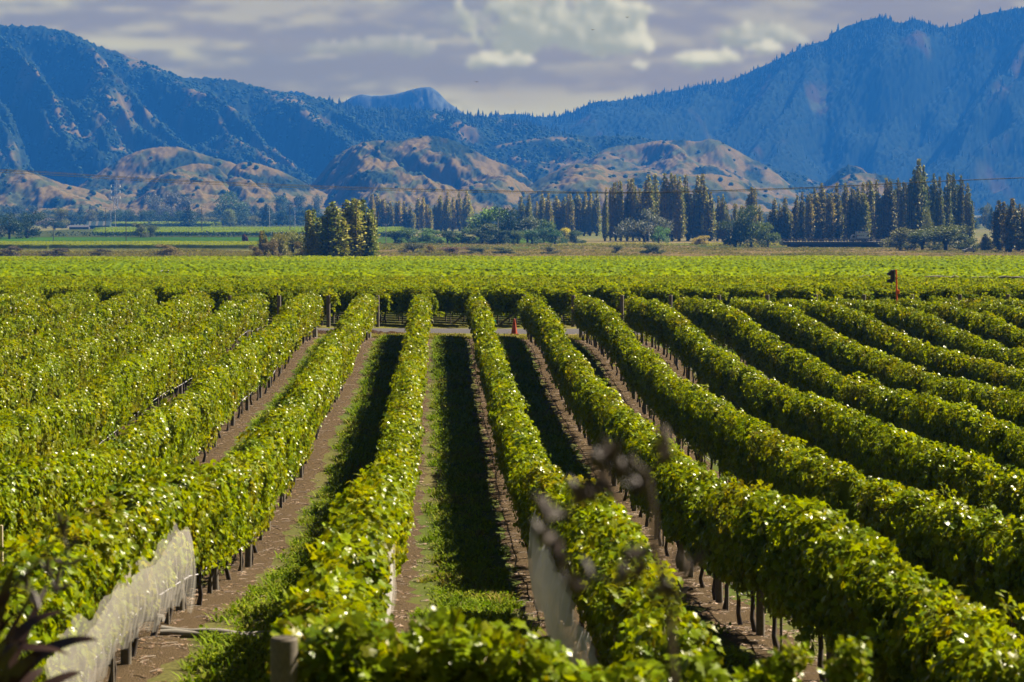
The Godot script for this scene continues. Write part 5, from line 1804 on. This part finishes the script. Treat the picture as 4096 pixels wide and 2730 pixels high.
func build_trees() -> void:
	for v in 3:
		for k in ["poplar", "round", "conifer", "shrub", "spreading"]: make_tree(k, v)
	rng.seed = 4242
	var R := 2.298
	var W := Color.WHITE
	var lists := [
		[520.0, Color(0.85, 0.98, 0.8), "yellowing poplar of the near clump", "clump of yellowing poplars", [[714, 520, 34], [722, 478, 42], [741, 500, 46], [757, 474, 44], [768, 462, 50], [788, 480, 44], [808, 453, 50], [824, 470, 46], [838, 455, 54], [846, 500, 34]]],
		[1565.0, Color(1.1, 1.0, 1.0), "thin poplar in the far row beside the yellow clump", "far row of brownish poplars", [[856, 443, 12], [869, 445, 20], [884, 455, 18], [900, 462, 18], [915, 460, 18], [930, 462, 18], [946, 470, 18], [962, 455, 18], [972, 450, 16]]],
		[1500.0, Color(1.15, 1.0, 1.0), "brownish poplar left of the round green trees", "second far row of poplars", [[985, 468, 16], [1000, 470, 14], [1013, 448, 20], [1025, 440, 20], [1040, 452, 18], [1056, 440, 20], [1070, 438, 22], [1081, 450, 16]]],
		[1250.0, W, "olive poplar right of the round green trees", "middle row of olive poplars", [[1199, 450, 18], [1213, 447, 18], [1232, 462, 14], [1247, 445, 20], [1262, 443, 18], [1279, 450, 22], [1298, 452, 20], [1312, 443, 18], [1327, 440, 20], [1342, 440, 20], [1356, 442, 20], [1371, 437, 18]]],
		[1060.0, Color(0.95, 0.9, 0.9), "tall brown-green poplar in the highest middle row", "highest middle row of poplars", [[1390, 430, 14], [1402, 428, 12], [1415, 415, 17], [1427, 412, 17], [1441, 412, 20], [1455, 405, 18], [1470, 432, 20], [1489, 400, 30], [1507, 398, 26], [1525, 395, 28], [1543, 395, 26], [1561, 405, 22], [1580, 400, 28], [1599, 402, 28], [1617, 398, 32], [1631, 440, 26], [1648, 450, 16], [1661, 445, 16], [1673, 470, 14], [1690, 465, 14], [1702, 470, 14], [1726, 427, 24], [1745, 470, 16]]],
		[1000.0, Color(0.85, 0.8, 0.8), "dark poplar in the long row behind the bridge", "long row of poplars behind the bridge", [[1775, 455, 24], [1791, 468, 16], [1808, 452, 26], [1830, 448, 20], [1845, 440, 18], [1858, 442, 20], [1872, 432, 24], [1888, 420, 26], [1906, 440, 22], [1925, 420, 24], [1940, 418, 22], [1956, 430, 20], [1972, 428, 22], [1986, 418, 24], [2001, 412, 24], [2017, 412, 24], [2032, 408, 24], [2048, 412, 26], [2062, 408, 20], [2075, 415, 20], [2090, 410, 18]]],
		[940.0, Color(0.62, 0.68, 0.7), "dark tall poplar behind the round bushes at right", "dark tall poplars at right", [[2100, 385, 34], [2113, 364, 36], [2122, 378, 28], [2145, 398, 22], [2159, 405, 22], [2175, 396, 24], [2192, 395, 26], [2206, 400, 20], [2218, 420, 24], [2227, 440, 20]]],
		[800.0, Color(0.55, 0.5, 0.5), "dark brown poplar at the right edge", "clump of dark poplars at the right edge", [[2297, 458, 32], [2321, 455, 36], [2341, 468, 28], [2362, 460, 32]]],
		[805.0, Color(0.75, 0.8, 0.8), "small lone upright poplar by the gap at right", "", [[2268, 537, 26]]]]
	for l in lists:
		var i := 0
		for q in l[4]:
			i += 1
			px_tree("poplar", "poplar_tree", q[0] / R, q[1] / R, l[0] + rng.randf_range(-12, 12), q[2] / R * 1.75, l[1] * rng.randf_range(0.9, 1.1), l[2] + (", %s from the left" % ordw(i) if l[4].size() > 1 else ""), "poplar", l[3])
	var dk := Color(0.018, 0.034, 0.010)
	var md := Color(0.05, 0.085, 0.02)
	var br := Color(0.085, 0.14, 0.022)
	var gy := Color(0.075, 0.09, 0.055)
	var yl := Color(0.36, 0.31, 0.02)
	var ol := Color(0.12, 0.12, 0.03)
	var bn := Color(0.10, 0.075, 0.035)
	for q in [
		["round", "broadleaf_tree", 22, 488, 1130, 66, dk, "big dark round tree at the left edge of the pasture, left one of two", "tree"],
		["round", "broadleaf_tree", 62, 485, 1150, 66, dk, "big dark round tree at the left edge of the pasture, right one of two", "tree"],
		["spreading", "bare_tree", 106, 502, 1700, 46, Color(0.11, 0.095, 0.085), "grey half-bare spreading tree behind the left dark trees", "tree"],
		["round", "broadleaf_tree", 141, 479, 1720, 40, Color(0.10, 0.10, 0.02), "yellowish green tree beside the grey half-bare tree", "tree"],
		["spreading", "broadleaf_tree", 126, 506, 1560, 44, dk, "low dark flat-topped tree in front of the yellowish one", "tree"],
		["shrub", "shrub", 324, 514, 1180, 36, Color(0.07, 0.075, 0.02), "round olive shrub on the pasture, left half of a pair", "shrub"],
		["shrub", "shrub", 345, 517, 1190, 36, Color(0.05, 0.065, 0.02), "round olive shrub on the pasture, right half of a pair", "shrub"],
		["round", "broadleaf_tree", 1122, 476, 1010, 96, br, "large rounded light green tree at the left of the middle trees", "tree"],
		["round", "broadleaf_tree", 1168, 474, 1000, 74, dk, "large dark green tree beside the light green one", "tree"],
		["round", "broadleaf_tree", 1212, 497, 1000, 66, gy, "silvery grey-green tree right of the large dark tree", "tree"],
		["round", "broadleaf_tree", 1250, 502, 990, 52, md, "upright mid green tree left of the yellow one", "tree"],
		["round", "yellow_tree", 1301, 524, 980, 30, yl, "bright yellow autumn tree in the middle of the hedge", "tree"],
		["shrub", "bush", 1275, 525, 960, 56, Color(0.035, 0.075, 0.03), "dark bluish green bush in front of the yellow tree", "bush"],
		["shrub", "bush", 1222, 527, 960, 56, Color(0.04, 0.08, 0.035), "rounded green bush left of the bluish one", "bush"],
		["shrub", "bush", 1189, 530, 955, 28, Color(0.09, 0.12, 0.05), "small pale green bush like an egg", "bush"],
		["shrub", "bush", 1322, 530, 965, 40, Color(0.05, 0.08, 0.05), "grey-green bush right of the yellow tree", "bush"],
		["shrub", "bush", 1108, 515, 965, 70, Color(0.05, 0.065, 0.03), "dark olive bush below the large light green tree", "bush"],
		["shrub", "bush", 1150, 530, 960, 50, dk, "dark bush by the slender grey pole", "bush"],
		["shrub", "bush", 1062, 526, 970, 50, md, "dark green hedge bush left of the olive one", "bush"],
		["shrub", "bush", 1028, 530, 970, 46, dk, "low dark hedge bush in the middle of the left hedge", "bush"],
		["shrub", "bush", 986, 526, 975, 60, Color(0.07, 0.12, 0.03), "bright green broad hedge bush near the yellow poplars", "bush"],
		["shrub", "bush", 942, 524, 975, 56, Color(0.06, 0.10, 0.03), "green hedge bush, second from the left end", "bush"],
		["shrub", "bush", 908, 530, 975, 40, dk, "dark hedge bush at the left end", "bush"],
		["spreading", "broadleaf_tree", 1481, 480, 1000, 112, Color(0.075, 0.08, 0.06), "wide grey domed tree before the tallest poplars", "tree"],
		["round", "bush", 1514, 519, 955, 40, Color(0.07, 0.14, 0.03), "bright green bush at the foot of the grey domed tree", "bush"],
		["shrub", "shrub", 1606, 543, 930, 42, Color(0.25, 0.19, 0.02), "yellow shrub at the foot of the tall poplars", "shrub"],
		["round", "broadleaf_tree", 1726, 468, 890, 66, Color(0.05, 0.07, 0.016), "dark tree with a pointed top left of the bridge", "tree"],
		["round", "broadleaf_tree", 1764, 510, 880, 58, Color(0.07, 0.095, 0.018), "olive green bushy tree touching the left end of the bridge", "tree"],
		["round", "broadleaf_tree", 1690, 505, 890, 60, Color(0.04, 0.06, 0.016), "dark bushy tree left of the pointed one", "tree"],
		["shrub", "bush", 2068, 523, 825, 84, Color(0.085, 0.085, 0.018), "big olive rounded bush at the right end of the bridge", "bush"],
		["shrub", "bush", 2120, 530, 815, 90, Color(0.05, 0.065, 0.016), "big dark rounded bush, second of the right bushes", "bush"],
		["shrub", "bush", 2172, 515, 820, 116, Color(0.065, 0.075, 0.016), "largest dome-shaped dark bush below the right poplars", "bush"],
		["shrub", "bush", 2222, 538, 812, 56, Color(0.065, 0.08, 0.018), "smaller bush at the right end of the dark bushes", "bush"],
		["round", "broadleaf_tree", 2130, 478, 880, 26, Color(0.11, 0.11, 0.03), "small pale tree sticking out above the dark bushes", "tree"],
		["shrub", "shrub", 950, 558, 770, 64, Color(0.05, 0.055, 0.025), "dark mound-shaped shrub in the dry strip right of the yellow poplars", "shrub"],
		["shrub", "shrub", 985, 564, 760, 30, Color(0.16, 0.12, 0.03), "small golden shrub beside the dark mound-shaped one", "shrub"],
		["shrub", "shrub", 1043, 568, 762, 64, Color(0.09, 0.055, 0.04), "reddish brown shrub in the dry strip", "shrub"],
		["shrub", "shrub", 1082, 570, 765, 36, Color(0.06, 0.065, 0.03), "olive shrub right of the reddish one", "shrub"],
		["shrub", "shrub", 1108, 570, 765, 34, Color(0.05, 0.06, 0.025), "second olive shrub right of the reddish one", "shrub"],
		["shrub", "shrub", 1160, 570, 765, 54, Color(0.05, 0.06, 0.025), "low dark shrub in the dry strip below the large dark tree", "shrub"],
		["shrub", "shrub", 1266, 568, 765, 48, Color(0.05, 0.055, 0.025), "dark shrub in the dry strip below the bluish bush", "shrub"],
		["shrub", "shrub", 1416, 564, 765, 28, Color(0.045, 0.055, 0.02), "small dark round shrub alone in the dry strip", "shrub"],
		["shrub", "shrub", 1488, 563, 765, 36, Color(0.05, 0.065, 0.02), "dark shrub in the dry strip, left of a close pair", "shrub"],
		["shrub", "shrub", 1512, 566, 763, 38, Color(0.045, 0.055, 0.02), "dark shrub in the dry strip, right of a close pair", "shrub"],
		["shrub", "shrub", 862, 560, 770, 22, Color(0.14, 0.10, 0.03), "thin brown shrub just right of the yellow poplars", "shrub"],
		["poplar", "young_tree", 606, 530, 600, 30, Color(0.75, 0.7, 0.7), "dark upright young tree at the left end of the willow clump", "tree"],
		["shrub", "willow_bush", 642, 533, 590, 56, Color(0.13, 0.12, 0.03), "yellowish willow bush left of the yellow poplars", "bush"],
		["shrub", "willow_bush", 674, 528, 600, 58, Color(0.12, 0.125, 0.03), "tall pale willow bush touching the yellow poplars", "bush"],
		["shrub", "willow_bush", 626, 550, 570, 44, bn, "brown willow bush at the foot of the young tree", "bush"],
		["shrub", "willow_bush", 694, 556, 570, 34, Color(0.12, 0.09, 0.03), "small brown bush at the foot of the yellow poplars", "bush"],
		["shrub", "willow_bush", 592, 566, 580, 34, bn, "low brown bush at the left end of the willow clump", "bush"],
		["shrub", "shrub", 22, 567, 715, 52, Color(0.06, 0.045, 0.025), "dark brown shrub in the scrub strip at the left edge", "shrub"],
		["shrub", "shrub", 125, 572, 715, 66, Color(0.05, 0.04, 0.02), "dark brown shrub in the scrub strip, second from left", "shrub"],
		["shrub", "shrub", 228, 573, 715, 54, Color(0.06, 0.05, 0.02), "dark brown shrub in the scrub strip, third from left", "shrub"],
		["shrub", "shrub", 390, 563, 730, 60, Color(0.12, 0.09, 0.025), "olive brown shrub rising from the middle of the scrub strip", "shrub"],
		["round", "broadleaf_tree", 527, 439, 2050, 90, Color(0.045, 0.075, 0.03), "huge dome-shaped tree standing above the far treeline", "tree"],
		["round", "gum_tree", 364, 447, 2200, 50, Color(0.09, 0.09, 0.08), "tall grey gum tree, left of three in the far treeline", "tree"],
		["round", "gum_tree", 394, 440, 2220, 52, Color(0.085, 0.085, 0.08), "tall grey gum tree, middle of three in the far treeline", "tree"],
		["round", "gum_tree", 424, 450, 2200, 46, Color(0.09, 0.09, 0.08), "tall grey gum tree, right of three in the far treeline", "tree"],
		["conifer", "conifer_tree", 434, 472, 1750, 40, Color(0.02, 0.035, 0.02), "dark conifer before the gum trees", "conifer"],
		["conifer", "conifer_tree", 612, 470, 1800, 40, Color(0.025, 0.04, 0.03), "dark conifer right of the huge domed tree", "conifer"],
		["round", "broadleaf_tree", 529, 480, 1780, 32, Color(0.13, 0.15, 0.05), "pale yellow-green tree before the huge domed tree", "tree"],
		["round", "broadleaf_tree", 652, 447, 2300, 44, Color(0.04, 0.065, 0.03), "round dark tree above the treeline, left of the yellow poplars", "tree"],
		["round", "broadleaf_tree", 688, 446, 2300, 40, Color(0.035, 0.055, 0.035), "round dark tree right above the left end of the poplar clump", "tree"],
		["round", "broadleaf_tree", 722, 447, 2300, 36, Color(0.035, 0.055, 0.035), "round dark tree half hidden by the poplar clump", "tree"]]:
		px_tree(q[0], q[1], q[2] / R, q[3] / R - 1.0, float(q[4]), q[5] / R * 1.22, q[6] * 1.15, q[7], q[8])
	# treelines
	var i := 0
	for q in [[-30, 720, 66, 478.0, 500.0, 1900.0, 2050.0, 34.0, 58.0, "dark tree in the left treeline", "left treeline", dk], [-30, 300, 26, 468.0, 488.0, 2200.0, 2330.0, 34.0, 52.0, "hazy tree in the back treeline at far left", "back treeline at left", Color(0.04, 0.06, 0.03)], [560, 720, 12, 462.0, 480.0, 2250.0, 2330.0, 24.0, 38.0, "hazy tree left of the poplars", "back treeline left of the poplars", Color(0.035, 0.055, 0.035)], [860, 1240, 34, 466.0, 490.0, 1700.0, 1900.0, 28.0, 44.0, "dark tree behind the far poplar rows", "trees behind the far poplars", Color(0.03, 0.045, 0.03)], [1660, 1800, 8, 478.0, 495.0, 1900.0, 2100.0, 24.0, 36.0, "dark tree behind the poplars left of the bridge", "trees behind the bridge poplars", Color(0.03, 0.045, 0.03)], [2225, 2380, 14, 460.0, 505.0, 1500.0, 2100.0, 30.0, 46.0, "dark tree in the gap at the right edge", "trees in the right gap", Color(0.03, 0.05, 0.02)]]:
		for k in q[2]:
			i += 1
			var px := lerpf(q[0], q[1], (k + rng.randf_range(-0.25, 0.25)) / q[2])
			var kind: String = "conifer" if rng.randf() < 0.25 else "round"
			var c: Color = q[11] * rng.randf_range(0.75, 1.5)
			if rng.randf() < 0.12: c = Color(0.10, 0.10, 0.03)
			px_tree(kind, "conifer_tree" if kind == "conifer" else "broadleaf_tree", px / R, rng.randf_range(q[3], q[4]) / R, rng.randf_range(q[5], q[6]), rng.randf_range(q[7], q[8]) / R, c, "%s, %s from the left" % [q[9], ordw(k + 1)], "conifer" if kind == "conifer" else "tree", q[10])
	# clipped hedges before the treeline
	for q in [[330.0, 640.0, 1700.0, 6.5, "dark clipped hedge along the foot of the left treeline"], [150.0, 470.0, 2000.0, 6.0, "dark far hedge behind the small vineyard at left"], [110.0, 930.0, 1205.0, 2.6, "low dark hedge line behind the green pasture"], [860.0, 1010.0, 1200.0, 2.4, "low dark hedge line right of the yellow poplars"]]:
		var a := spot(q[0] / R, q[2])
		var e := spot(q[1] / R, q[2])
		var r := RandomNumberGenerator.new()
		r.seed = int(q[0])
		var b := MB.new()
		for k in int((e.x - a.x) * 9.0):
			var p := Vector3(r.randf_range(0, e.x - a.x), q[3] * sqrt(r.randf()) * r.randf_range(0.85, 1.08), r.randf_range(-1.2, 1.2))
			card(b, r, p, r.randf_range(0.3, 0.6), 1.0, Color(1, 1, 1) * r.randf_range(0.6, 1.3))
		single("hedge", b.mesh(), tone(Color(0.022, 0.04, 0.018)), q[4], "hedge", a)
